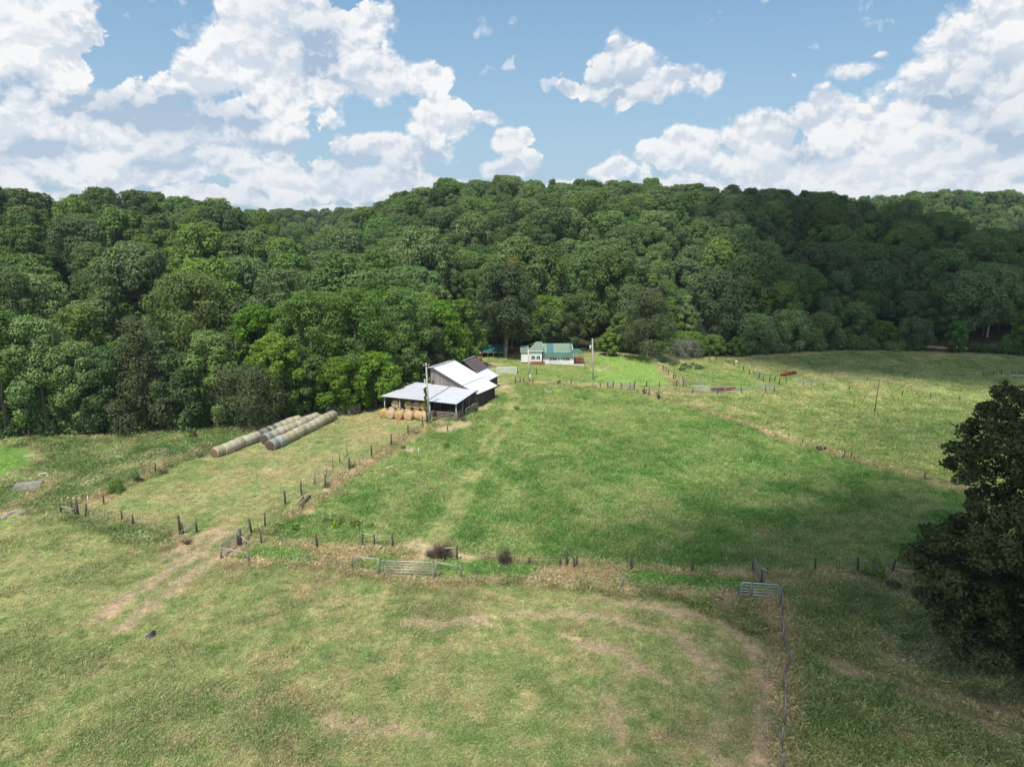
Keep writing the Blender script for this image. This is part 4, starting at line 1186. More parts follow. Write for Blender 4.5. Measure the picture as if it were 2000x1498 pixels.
C0 = BASE(-8.28, 101.6)
gC = C0.z
shed = empty('hay_shed', C0, YAW, 'open-sided pole shed with pale grey metal roof sheltering round hay bales', 'shed')
eA, eF = 12.4, 3.05


def shed_roof_z(a, b): return 2.84 + b * .075 + a * .004


rf = MB()
rf.slab([(.35, -.5, shed_roof_z(0, 0)), (.35, 7.1, shed_roof_z(0, 7)), (-4.45, 7.1, shed_roof_z(4.4, 7)), (-4.45, -.5, shed_roof_z(4.4, 0))], .05)
rf.build('roof', m_shed_tin, shed)
rl = MB(); rl.slab([(-4.47, -.5, shed_roof_z(4.4, 0) + .02), (-4.47, 7.6, shed_roof_z(4.4, 7) + .02), (-11.0, 7.6, shed_roof_z(9, 7)), (-12.7, -.5, shed_roof_z(12, 0) - .08)], .05)
tag(rl.build('roof', m_shed_left, shed), 'flatter left-hand roof sheet over the hay bales')
cap = MB(); cap.bar((-4.46, -.52, shed_roof_z(4.4, 0) + .045), (-4.46, 7.1, shed_roof_z(4.4, 7) + .06), .22, .03); cap.build('ridge_cap', m_galv_dull, shed)
for (a, b) in [(0, 0), (4.4, 0), (9.6, 0), (12.3, 0), (0, 2.2), (0, 4.4), (0, 6.7), (4.4, 3.4), (9.6, 3.4), (12.3, 6.8), (4.4, 6.8), (8.4, 6.8)]:
    x, y, z = frame(None, a, b); zt = shed_roof_z(a, b) - .06; w0 = C0 + Matrix.Rotation(YAW, 3, 'Z') @ Vector((x, y, 0)); zb = gz(w0.x, w0.y) - gC - .2
    MB().tube([(x, y, zb), (x, y, zt)], .09, 8).build('post', m_pole if b == 0 else m_post_grey, shed, True)
bm_ = MB()
bm_.bar((.1, 0, shed_roof_z(0, 0) - .14), (-12.4, 0, shed_roof_z(12.3, 0) - .18), .08, .2); bm_.bar((0, 0, shed_roof_z(0, 0) - .14), (0, 7, shed_roof_z(0, 7) - .14), .08, .2)
bm_.bar((-4.4, 0, shed_roof_z(4.4, 0) - .16), (-4.4, 7, shed_roof_z(4.4, 7) - .16), .07, .18)
for i in range(6): bm_.bar((.2, .7 + i * 1.15, shed_roof_z(0, .7 + i * 1.15) - .10), (-12.0, .7 + i * 1.15, shed_roof_z(12, .7 + i * 1.15) - .14), .05, .09)
bm_.build('beam', m_timber, shed)
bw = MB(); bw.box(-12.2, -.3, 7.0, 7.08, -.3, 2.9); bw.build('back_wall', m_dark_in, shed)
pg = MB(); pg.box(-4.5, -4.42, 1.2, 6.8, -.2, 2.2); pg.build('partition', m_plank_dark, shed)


def pipe_gate(name, label, a, b, h=1.25, bars=6, braces=2, m_=None, r=.024, lift=.12, cat='gate', group=None, mesh=False):
    """a tube gate between two world points: rounded frame, rails and uprights"""
    a = Vector(a); b = Vector(b); L = (b - a).length; d = (b - a).normalized(); yaw = atan2(d.y, d.x); sl = (b.z - a.z) / max((b - a).xy.length, .01)
    root = empty(name, a, yaw, label, cat, group); L2 = (b - a).xy.length
    def q_(x, z): return (x, 0, z + sl * x + lift)
    f = MB(); c = .1
    f.tube([q_(c, 0), q_(L2 - c, 0), q_(L2, c), q_(L2, h - c), q_(L2 - c, h), q_(c, h), q_(0, h - c), q_(0, c), q_(c, 0)], r * 1.15, 6); f.build('frame', m_ or m_galv, root, True)
    for i in range(1, bars - 1):
        z = h * (i / (bars - 1)) ** .9; MB().tube([q_(0, z), q_(L2, z)], r, 6).build('rail', m_ or m_galv, root, True)
    for i in range(braces):
        x = L2 * (i + 1) / (braces + 1); MB().bar(q_(x, 0), q_(x, h), .03, .02).build('upright', m_galv_dull, root)
    if mesh:
        wm = MB(); n = int(L2 / .12)
        for i in range(1, n): wm.tube([q_(L2 * i / n, 0), q_(L2 * i / n, h)], .006, 3, False)
        for i in range(1, 10): wm.tube([q_(0, h * i / 10), q_(L2, h * i / 10)], .006, 3, False)
        wm.build('wire_mesh', m_galv_dull, root)
    return root


R3 = Matrix.Rotation(YAW, 3, 'Z')
def shedpt(a, b, z=0.0):
    w = C0 + R3 @ Vector((-a, b, 0)); return Vector((w.x, w.y, gz(w.x, w.y) + z))


pipe_gate('pipe_gate', 'rusty brown pipe gate closing the front bay of the shed', shedpt(4.2, -.05), shedpt(.2, -.05), 1.2, 6, 2, m_rustpipe, r=.036)
pipe_gate('pipe_gate', 'rusty pipe gate on the right side of the shed next to the corner post', shedpt(-.1, .2), shedpt(-.1, 2.1), 1.2, 6, 0, m_rustpipe, r=.034)
pipe_gate('pipe_gate', 'rusty pipe panel leaning in weeds along the shed side', shedpt(-.4, 2.5), shedpt(-.9, 5.8), 1.1, 5, 1, m_rustpipe, r=.034)

# main barn
B0 = BASE(-5.46, 107.6)
barn = empty('plank_barn', B0, YB, 'old plank barn with a long white metal roof sloping to the track', 'barn')
LB = 5.8; zE, zM, zR = 2.5, 3.55, 5.9; aM, aR, aL = 2.6, 7.9, 8.6; zL = 5.72
r1 = MB(); r1.slab([(.35, -.35, zE - .1), (.35, LB + .3, zE - .1), (-aM, LB + .3, zM), (-aM, -.35, zM)], .05); tag(r1.build('roof', m_white_tin, barn), 'lower white roof sheets over the side aisle')
r2 = MB(); r2.slab([(-aM + .25, -.5, zM + .0), (-aM + .25, LB + .3, zM + .0), (-aR, LB + .3, zR), (-aR, -.5, zR)], .05); r2.build('roof', m_white_tin, barn)
r3 = MB(); r3.slab([(-aR - .02, -.5, zR), (-aR - .02, LB + .3, zR), (-aL - .3, LB + .3, zL), (-aL - .3, -.5, zL)], .05); tag(r3.build('roof', m_white_tin, barn), 'far slope of the white roof')
MB().bar((-aR, -.52, zR + .02), (-aR, LB + .32, zR + .02), .35, .05).build('ridge_cap', m_galv_dull, barn)


def wall(vs, th, mt, parent, name='wall', y=True):
    """vertical polygon in a local XZ (y=True, at depth d) extruded"""
    return None


w = MB(); pts = [(0, -.4), (-aL, -.4), (-aL, zL - .12), (-aR, zR - .1), (-aM, zM - .08), (0, zE - .1)]
n = len(pts)
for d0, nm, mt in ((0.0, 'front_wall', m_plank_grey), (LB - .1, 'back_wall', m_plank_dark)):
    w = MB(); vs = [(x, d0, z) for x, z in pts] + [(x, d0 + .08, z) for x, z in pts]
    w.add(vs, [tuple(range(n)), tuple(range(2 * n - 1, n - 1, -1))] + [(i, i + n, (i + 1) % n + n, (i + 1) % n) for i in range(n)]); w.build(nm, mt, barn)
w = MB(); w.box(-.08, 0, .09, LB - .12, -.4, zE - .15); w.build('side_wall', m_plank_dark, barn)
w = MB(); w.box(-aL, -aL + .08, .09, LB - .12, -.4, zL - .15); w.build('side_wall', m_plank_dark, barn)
w = MB(); w.box(-8.4, -8.0, -.06, -.012, 2.6, 3.6); tag(w.build('window', m_dark_in, barn), 'small loft opening painted dark at the left of the front wall')  # dark panel on the boards stands in for the opening's inner shade
for x in (-1.2, -3.0, -5.0, -7.2): w = MB(); w.bar((x, -.02, -.1), (x, -.02, 2.6), .09, .03); w.build('batten', m_timber, barn)
w = MB(); w.add([(.05, .5, -.3), (1.1, 0, -.35), (1.4, 2.5, -.3), (1.0, 5.6, -.25), (.05, 5.8, -.2), (.05, .5, .12), (.7, .4, .02), (.8, 2.5, .08), (.6, 5.5, .05), (.05, 5.7, .2)],
               [(5, 6, 7), (5, 7, 8, 9), (6, 1, 2, 7), (7, 2, 3, 8), (5, 0, 1, 6), (8, 3, 4, 9)]); w.build('earth_bank', m_dirt_pile, barn)

# brown-roofed outbuilding
Q0 = BASE(-4.05, 117.3)
ob = empty('outbuilding', Q0, YQ, 'small barn with brown metal roof and white lean-to behind the plank barn', 'barn')
LQ = 4.0; q1, q2, q3 = 2.1, 4.4, 7.0; h0, h1, h2, h3 = 2.0, 3.18, 5.1, 3.3
s1 = MB(); s1.slab([(.2, -.2, h0), (.2, LQ + .2, h0), (-q1, LQ + .2, h1), (-q1, -.2, h1)], .05); tag(s1.build('roof', m_white_tin, ob), 'white lean-to roof')
s2 = MB(); s2.slab([(-q1 + .15, -.35, h1 + .05), (-q1 + .15, LQ + .4, h1 + .05), (-q2, LQ + .4, h2), (-q2, -.35, h2)], .05); s2.build('roof', m_brown_roof, ob)
s3 = MB(); s3.slab([(-q2 - .02, -.35, h2), (-q2 - .02, LQ + .4, h2), (-q3, LQ + .4, h3), (-q3, -.35, h3)], .05); s3.build('roof', m_brown_roof, ob)
MB().bar((-q2, -.37, h2 + .03), (-q2, LQ + .42, h2 + .03), .3, .05).build('ridge_cap', m_galv_dull, ob)
pts = [(0, -.5), (-q3 + .2, -.5), (-q3 + .2, h3 - .05), (-q2, h2 - .12), (-q1, h1 - .1), (0, h0 - .1)]; n = len(pts)
for d0, nm in ((0.0, 'front_wall'), (LQ, 'back_wall')):
    w = MB(); vs = [(x, d0, z) for x, z in pts] + [(x, d0 + .08, z) for x, z in pts]
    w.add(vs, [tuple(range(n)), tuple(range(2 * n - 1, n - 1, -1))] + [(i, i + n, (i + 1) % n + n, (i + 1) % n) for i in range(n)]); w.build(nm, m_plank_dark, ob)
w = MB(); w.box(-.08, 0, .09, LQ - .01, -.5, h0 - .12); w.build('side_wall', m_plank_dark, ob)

# small red bin with a domed top behind the brown roof
p = P(937, 706); rb = empty('feed_bin', p, 0, 'small dark red round bin with a domed top behind the brown roof', 'bin')
MB().tube([(0, 0, -.2), (0, 0, 1.25)], .5, 14).build('drum', m_brick, rb, True); MB().tube([(0, 0, 1.25), (0, 0, 1.6)], .46, 14).build('band', m_black, rb, True)
MB().tube([(0, 0, 1.6), (0, 0, 1.85), (0, 0, 2.1), (0, 0, 2.25)], [.56, .46, .26, .04], 14).build('dome', simple('faded_red_paint', (.34, .17, .14), .2, 5), rb, True)


def on_plane(px, py, Y):
    d = ray_dir(px, py); t = Y / d.y; return d.x * t, CAM_H + d.z * t


def sx(px, Y): return on_plane(px, 700, Y)[0]
def szz(py, Y, px=1050): return on_plane(px, py, Y)[1]


# pavilion
Yp = P(965, 700).y + 1.0; g0 = szz(700, Yp)
pv = empty('pavilion', (sx(965, Yp), Yp, g0), 0, 'open pavilion with dark green metal roof on thin posts', 'pavilion')
xa, xb = sx(941, Yp) - sx(965, Yp), sx(987, Yp) - sx(965, Yp); ze = szz(688, Yp) - g0; zt = szz(674, Yp + 2.6) - g0
w = MB(); w.slab([(xa, 0, ze), (xb, 0, ze), (xb - .1, 3.2, zt), (xa - 1.0, 3.2, zt)], .06); w.build('roof', m_dark_green, pv)
w = MB(); w.slab([(xa - 1.0, 3.22, zt), (xb - .1, 3.22, zt), (xb, 6.2, ze), (xa - 1, 6.2, ze)], .06); w.build('roof', m_dark_green, pv)
MB().bar((xa, .02, ze - .1), (xb, .02, ze - .1), .07, .16).build('beam', m_timber, pv)
for i in range(5):
    x = xa + .1 + (xb - xa - .2) * i / 4
    for y in (.05, 5.9): MB().box(x - .06, x + .06, y - .06, y + .06, -.6, ze - .05).build('post', m_timber, pv)
pt_ = empty('picnic_table', (sx(958, Yp), Yp + 2.4, g0 - .2), 0, 'dark picnic table under the pavilion roof', 'table')
MB().box(-.8, .8, -.35, .35, .7, .76).build('table_top', m_timber, pt_)
for y in (-.75, .6): MB().box(-.8, .8, y, y + .2, .42, .47).build('bench', m_timber, pt_)
for x in (-.6, .6): w = MB(); w.bar((x, -.6, 0), (x, .25, .7), .08); w.bar((x, .6, 0), (x, -.25, .7), .08); w.build('leg', m_timber, pt_)
# wooden stair behind the big tree
st = empty('stairway', (sx(996, Yp), Yp + 1.2, g0 - .2), 0, 'brown wooden stairs rising behind the big trunk', 'stairs')
w = MB(); w.bar((-.6, 0, .1), (1.6, 0, 1.5), .08, .22); w.bar((-.6, .9, .1), (1.6, .9, 1.5), .08, .22); w.build('stringer', m_brick, st)
w = MB(); [w.box(-.5 + i * .27, -.25 + i * .27, .05, .85, .16 + i * .172, .20 + i * .172) for i in range(8)]; w.build('tread', m_timber, st)

# house
Yh = P(1090, 711.6).y; gh = szz(711.6, Yh)
hs_ = empty('farmhouse', (sx(1090, Yh), Yh, gh), 0, 'small white farmhouse with a patchy green metal roof', 'house')
X = lambda px, dy=0.0: sx(px, Yh + dy) - sx(1090, Yh)
Z = lambda py, dy=0.0: szz(py, Yh + dy) - gh
zw = Z(697.0); x0, x1 = X(1061), X(1120.8)
w = MB(); w.box(x0, x1, 0, .1, -.4, zw); w.box(x0, x0 + .1, .1, 7.0, -.4, zw + .6); w.box(x1 - .1, x1, .1, 7.0, -.4, zw + .6); w.box(x0, x1, 7.0, 7.1, -.4, zw + .6); w.build('wall', m_siding, hs_)
zp = Z(689, 2.3); zr = Z(671, 4.4)
w = MB(); w.slab([(X(1059.5), -.3, zw), (X(1123.2), -.3, zw), (X(1121.5, 2.3), 2.3, zp), (X(1060.5, 2.3), 2.3, zp)], .05); tag(w.build('porch_roof', m_green_roof, hs_), 'darker green lower roof strip')
xs = [1060.5, 1068.5, 1081.5, 1113.5, 1121.3]; xt = [1059, 1067.5, 1079.5, 1111.5, 1116.6]; mm = [m_green_roof_pale, m_green_roof_blue, m_green_roof_pale, m_green_roof]
lbs = ['faded green roof sheets', 'blue-green roof sheets', 'faded green roof sheets', 'fresh green roof sheets']
for i in range(4):
    w = MB(); w.slab([(X(xs[i], 2.3), 2.31, zp + .03), (X(xs[i + 1], 2.3), 2.31, zp + .03), (X(xt[i + 1], 4.6), 4.6, zr), (X(xt[i], 4.6), 4.6, zr)], .05); tag(w.build('roof_panel', mm[i], hs_), lbs[i])
w = MB(); w.slab([(X(1059, 4.6), 4.62, zr), (X(1116.6, 4.6), 4.62, zr), (X(1120, 4.6), 7.4, zp - .2), (X(1059, 4.6), 7.4, zp - .2)], .05); w.build('roof', m_green_roof, hs_)
for xx in (x0 + .02, x1 - .1):
    w = MB(); w.add([(xx, .5, zw - .1), (xx, 7, zw), (xx, 4.6, zr - .06), (xx + .07, .5, zw - .1), (xx + .07, 7, zw), (xx + .07, 4.6, zr - .06)], [(0, 1, 2), (5, 4, 3), (0, 3, 4, 1), (1, 4, 5, 2), (2, 5, 3, 0)]); w.build('gable', m_siding, hs_)
MB().box(X(1065.2, 3), X(1066.2, 3), 2.9, 3.1, zp, zp + .75).build('vent_pipe', m_white, hs_)


def window(px0, px1, py0, py1, dy, name='window', shutters='', y=-.05, bars=1):
    a, b, zb, zt_ = X(px0, dy), X(px1, dy), Z(py1, dy), Z(py0, dy); f = MB(); t = .032
    f.box(a, b, dy + y, dy + y + .045, zb, zb + t); f.box(a, b, dy + y, dy + y + .045, zt_ - t, zt_); f.box(a, a + t, dy + y, dy + y + .045, zb + t, zt_ - t); f.box(b - t, b, dy + y, dy + y + .045, zb + t, zt_ - t)
    for i in range(bars): c = a + (b - a) * (i + 1) / (bars + 1); f.box(c - .02, c + .02, dy + y, dy + y + .04, zb + t, zt_ - t)
    fo = f.build(name, m_white, hs_); MB().box(a + t, b - t, dy + y + .02, dy + y + .03, zb + t, zt_ - t).build('pane', m_glass, fo)
    if 'l' in shutters: MB().box(a - .28, a - .03, dy + y, dy + y + .04, zb, zt_).build('shutter', m_shutter, hs_)
    if 'r' in shutters: MB().box(b + .03, b + .28, dy + y, dy + y + .04, zb, zt_).build('shutter', m_shutter, hs_)


for a, b, n in ((1073.6, 1078, 0), (1078.8, 1087.2, 1), (1100, 1104, 0), (1104.8, 1112.8, 1)): window(a, b, 699.2, 703.8, 0, bars=n)
window(1095.6, 1098.8, 699.8, 703, 0, bars=0)
dr = MB().box(X(1089.2), X(1093.4), -.05, -.005, Z(706.4), Z(699.6)).build('door', m_white, hs_); MB().box(X(1090), X(1092.6), -.075, -.052, Z(703.5), Z(700.2)).build('door_pane', m_glass, dr)
# left wing, a gable turned to the camera
wl, wr = X(1031.6, -.6), X(1058.5, -.6); zwl = Z(685, -.6); zbw = Z(707, -.6)
w = MB(); w.box(wl, wr, -.6, -.5, zbw - .3, zwl); w.box(wr - .1, wr, -.5, 5, zbw - .3, zwl); w.box(wl, wl + .1, -.5, 5, zbw - .3, zwl); w.build('wing_wall', m_siding, hs_)
wc = X(1052, 2.2); w = MB()
w.slab([(wl - .2, -.85, zwl - .02), (wr + .25, -.85, zwl - .02), (X(1058.8, 1.8), 1.9, Z(667.5, 1.9)), (X(1046.5, 1.8), 1.9, Z(667.5, 1.9))], .05)
w.slab([(X(1046.5, 1.8), 1.92, Z(667.5, 1.9)), (X(1058.8, 1.8), 1.92, Z(667.5, 1.9)), (wr + .25, 5.4, zwl), (wl - .2, 5.4, zwl)], .05); w.build('wing_roof', m_green_roof_pale, hs_)
MB().bar((wl - .25, -.88, zwl - .03), (wr + .3, -.88, zwl - .03), .05, .14).build('fascia', m_white, hs_)
window(1040.6, 1045.4, 694.8, 702, -.6, shutters='l'); window(1047.4, 1051.8, 694.8, 702, -.6, shutters='r')
w = MB(); w.box(X(1036), X(1064), -.95, -.72, zbw - .5, zbw + .12); w.build('foundation', m_brick, hs_)
w = MB(); w.box(X(1018, .6), wl - .02, .5, 4.5, zbw - .3, zwl - .6); w.build('side_room', m_siding, hs_)
w = MB(); w.slab([(X(1016, .6), .3, zwl - .58), (wl - .02, .3, zwl - .58), (wl - .02, 4.6, zwl + .1), (X(1016, .6), 4.6, zwl + .1)], .05); w.build('side_roof', m_green_roof_pale, hs_)
# side porch with canopy and red deck
ca = X(1118.5, 1.0); cb_ = X(1140, 1.0); w = MB(); w.slab([(ca, .6, Z(689.5, .6)), (cb_, .6, Z(689.5, .6)), (X(1131, 3.4), 3.4, Z(681, 3.4)), (ca, 3.4, Z(681, 3.4))], .05); w.build('canopy', m_green_roof, hs_)
for x, y in ((cb_ - .15, .7), (ca + 1.2, .7), (cb_ - .4, 3.2)): MB().box(x - .05, x + .05, y - .05, y + .05, -.2, Z(689.5, .6) - .03).build('porch_post', m_timber, hs_)
dz = Z(705); w = MB(); w.box(X(1121.5), X(1142), .6, 3.2, dz - .1, dz); w.build('deck', m_brick, hs_)
w = MB(); w.bar((X(1121.5), .55, dz + .75), (X(1136), .55, dz + .75), .06)
for i in range(14): xx = X(1121.5) + (X(1136) - X(1121.5)) * i / 13; w.bar((xx, .55, dz - .5), (xx, .55, dz + .75), .05)
w.bar((X(1136), .55, dz + .7), (X(1144), .2, -.05), .06); w.bar((X(1136), .55, dz), (X(1144), .2, -.5), .16); w.build('railing', m_brick, hs_)
MB().box(x1 + .02, X(1140), -1.6, .4, -.35, .02).build('patio', m_conc, hs_)

# ------------------------------------------------------------------ hay bales
def bale_mesh(name, mt, r=.77, l=1.2, seed=0, n=26):
    g = np.random.default_rng(seed); mb = MB(); pts = []
    prof = [(-l / 2, .02), (-l / 2, r * .5), (-l / 2 + .012, r * .86), (-l / 2 + .10, r * .985), (-l / 6, r * 1.02), (l / 6, r * 1.02), (l / 2 - .10, r * .985), (l / 2 - .012, r * .86), (l / 2, r * .5), (l / 2, .02)]
    for (y, rr) in prof:
        for k in range(n):
            an = 2 * pi * k / n; q_ = rr * (1 + g.normal() * .010); z = q_ * sin(an); z = max(z, -r * .93); pts.append((q_ * cos(an) * 1.01, y + g.normal() * .008, z + r * .93))
    fs = [(i * n + k, i * n + (k + 1) % n, (i + 1) * n + (k + 1) % n, (i + 1) * n + k) for i in range(len(prof) - 1) for k in range(n)]
    fs += [tuple(range(n))[::-1], tuple((len(prof) - 1) * n + k for k in range(n))]
    mb.add(pts, fs); me = bpy.data.meshes.new(name); me.from_pydata(mb.v, [], mb.f); me.materials.append(mt); me.polygons.foreach_set('use_smooth', [True] * len(me.polygons)); me.update(); return me


# the texture is centred on the bale: object coordinates start at its foot, so the material is offset by the mesh itself
bm_std = [bale_mesh('hay_bale', m_bale, seed=i) for i in range(3)]; bm_gry = bale_mesh('hay_bale', m_bale_grey, seed=7); bm_drk = bale_mesh('hay_bale', m_bale_dark, seed=8)
bm_new = [bale_mesh('hay_bale', m_bale_new, r=.70, l=1.25, seed=20 + i) for i in range(3)]
ordn = ['nearest', 'second', 'third', 'fourth', 'fifth', 'sixth', 'seventh', 'eighth', 'ninth', 'tenth', 'eleventh', 'twelfth', 'thirteenth', 'fourteenth', 'fifteenth']
net = MB(); nn = 26; rr_ = .777
for y in (-.50, .50):
    b_ = len(net.v)
    for yy in (y - .07, y + .07):
        for k in range(nn): an = 2 * pi * k / nn; net.v.append((rr_ * cos(an) * 1.012, yy, max(rr_ * 1.012 * sin(an), -.716) + .716))
    net.f += [(b_ + k, b_ + (k + 1) % nn, b_ + nn + (k + 1) % nn, b_ + nn + k) for k in range(nn)]
net_me = bpy.data.meshes.new('net_wrap'); net_me.from_pydata(net.v, [], net.f); net_me.materials.append(m_net)
g6 = np.random.default_rng(5)
for ri, (a, b, rowname, cnt) in enumerate([((421, 893), (582, 829), 'the longest, left-hand row', 13), ((519, 868), (618, 822), 'the middle row', 9), ((530, 879), (650, 819), 'the right-hand row', 12)]):
    A = P(*a); B = P(*b); d = (B - A).normalized(); stp = (B - A).length / (cnt - .3)
    for i in range(cnt):
        p = A + d * (stp * (i + .35)); yaw = atan2(d.y, d.x) - pi / 2
        me = bm_std[int(g6.integers(0, 3))]
        if ri == 0 and i in (6, 7, 8): me = bm_drk
        if (ri == 1 and i == 0) or (ri == 2 and i in (0, 1)): me = bm_gry
        o = bpy.data.objects.new('hay_bale', me); COL.objects.link(o)
        o.location = (p.x + g6.normal() * .03, p.y, gz(p.x, p.y) - g6.uniform(.02, .09)); s_ = g6.uniform(.93, 1.05); o.scale = (s_, stp / 1.2 * .985, s_ * g6.uniform(.96, 1.02)); o.rotation_euler = (g6.normal() * .012, g6.normal() * .05, yaw + g6.normal() * .035)
        nt = bpy.data.objects.new('net_wrap', net_me); COL.objects.link(nt); nt.parent = o
        kind = 'grey-green wrapped round bale' if me is bm_gry else 'dark round bale' if me is bm_drk else 'pale wrapped round bale'
        tag(o, '%s, %s from the near end of %s' % (kind, ordn[i], rowname) if i else '%s with its end showing at the front of %s' % (kind, rowname), 'hay bale', 'round bales stored end to end in rows')
# fresh bales under the shed
def put_bale(a, b, z, lab, seed, tilt=0.0, yaw=0.0, s=1.0):
    w_ = shedpt(a, b); o = bpy.data.objects.new('hay_bale', bm_new[seed % 3]); COL.objects.link(o)
    o.location = (w_.x, w_.y, w_.z + z - .02); o.rotation_euler = (tilt, 0, YAW + yaw); o.scale = (s, 1, s); tag(o, lab, 'hay bale', 'golden round bales under the shed'); return o


for i, (a, b, yw, lab) in enumerate([(11.9, -.9, .35, 'golden bale at the left end of the front row'), (10.55, -1.05, .05, 'second golden bale of the front row from the left'),
                                   (9.05, -1.0, -.06, 'third golden bale of the front row from the left'), (7.45, -.95, .04, 'fourth golden bale of the front row from the left'),
                                   (5.95, -.55, 1.3, 'golden bale turned sideways in the front row beside the vine pole'), (4.95, -.7, -.1, 'golden bale at the right end of the front row behind the poles')]):
    put_bale(a, b, 0, lab, i, 0, yw)
for i, a in enumerate([11.3, 9.85, 8.4, 6.95, 5.5]): put_bale(a, .75, 0, 'golden bale in shadow behind the front row, %s from the left' % ordn[i].replace('nearest', 'first'), i + 1)
for i, (a, lab) in enumerate([(10.6, 'upper golden bale next to the left posts of the shed'), (8.3, 'upper golden bale above the third front bale'), (6.9, 'upper golden bale in the middle of the shed'), (5.6, 'upper golden bale behind the vine-covered pole')]):
    put_bale(a, .8, 1.18, lab, i, 0, .05)

# ------------------------------------------------------------------ poles and lines
def pole(name, label, base, top, r=.13, mt=None, arms=()):
    p = P(*base); rr = math.hypot(p.x, p.y); H = CAM_H + rr * math.tan(az_el(*top)[1]) - p.z; dxp = (top[0] - base[0]) / F * math.hypot(rr, CAM_H)
    root = empty(name, p, 0, label, 'utility pole'); MB().tube([(0, 0, -.6), (dxp * .5, 0, H * .5), (dxp, 0, H)], [r, r * .88, r * .72], 10).build('shaft', mt or m_pole, root, True)
    return root, Vector((p.x + dxp, p.y, p.z + H)), H, dxp


p1, t1, H1, dx1 = pole('utility_pole', 'weathered grey utility pole standing in front of the hay shed', (838.5, 829), (835.5, 709))
MB().bar((-.45 + dx1, -.1, H1 - .35), (.5 + dx1, -.1, H1 - .35), .08, .1).build('crossarm', m_post_grey, p1)
for x in (-.4, .42): MB().tube([(x + dx1, -.1, H1 - .3), (x + dx1, -.1, H1 - .12)], [.05, .035], 8).build('insulator', m_white, p1, True)
MB().box(dx1 - .35, dx1 - .12, -.16, -.02, H1 - 2.9, H1 - 2.4).build('meter_box', m_steelgrey, p1)
p2, t2, H2, dx2 = pole('utility_pole', 'short whitish pole in front of the farmhouse wing', (1034.5, 745), (1031.5, 683), .16)
MB().tube([(.05, -.18, .3), (.05, -.18, 1.3)], .1, 8).build('conduit', m_white, p2, True)
p3, t3, H3, dx3 = pole('utility_pole', 'tall utility pole with a grey transformer right of the house', (1158.8, 741.5), (1155, 661), .13)
tz = H3 - 1.7; MB().tube([(dx3 - .32, 0, tz - .4), (dx3 - .32, 0, tz + .35), (dx3 - .32, 0, tz + .42)], [.2, .2, .1], 12).build('transformer', m_steelgrey, p3, True)
for x in (-.12, .12): MB().tube([(dx3 - .32 + x * .8, 0, tz + .38), (dx3 - .32 + x * .8, 0, tz + .62)], [.045, .03], 6).build('bushing', m_galv_dull, p3, True)
p4, t4, H4, dx4 = pole('utility_pole', 'thin dark pole standing alone in the far pasture', (1707, 808), (1710, 740), .08, m_post)
MB().bar((dx4 - .25, 0, H4 - .1), (dx4 + .25, 0, H4 - .1), .05).build('crossarm', m_post_grey, p4)


def cable(name, label, a, b, sag, r=.011):
    a = Vector(a); b = Vector(b); pts = [a.lerp(b, i / 16) - Vector((0, 0, sag * 4 * (i / 16) * (1 - i / 16))) for i in range(17)]
    mb = MB(); mb.tube([p - a for p in pts], r, 4, False); o = mb.build(name, m_wire); o.location = a; return tag(o, label, 'power line')


lf = Vector((-75, 118, 15))
cable('power_line', 'upper power line running left from the pole at the shed into the trees', t1 + Vector((-.4, -.1, -.15)), lf, 1.6)
cable('power_line', 'lower line running left from the pole at the shed into the trees', t1 + Vector((0, 0, -2.4)), lf + Vector((0, 0, -2.8)), 1.6)
cable('power_line', 'line from the pole at the shed to the whitish pole', t1 + Vector((.4, -.1, -.15)), t2, 1.0)
cable('power_line', 'line from the whitish pole to the transformer pole', t2, t3 + Vector((0, 0, -.6)), .7)
# the vine-covered pole
pv_ = P(834.5, 829); rv = empty('vine_pole', pv_, 0, 'leaning post wrapped in green vines beside the utility pole', 'pole'); Hv = CAM_H + math.hypot(pv_.x, pv_.y) * math.tan(az_el(831, 758)[1]) - pv_.z
MB().tube([(0, 0, -.4), (-.15, 0, Hv)], [.13, .1], 8).build('shaft', m_post_grey, rv, True)
gg = np.random.default_rng(2); lbv = [(-.15 * t + gg.normal() * .08, gg.normal() * .08, Hv * t, gg.uniform(.12, .22)) for t in np.linspace(.38, 1.0, 16)]
V_, Q_ = leaf_cloud(lbv, 1100, .13, gg, 1.0); mesh_np('vine', V_, Q_, m_vine, parent=rv)

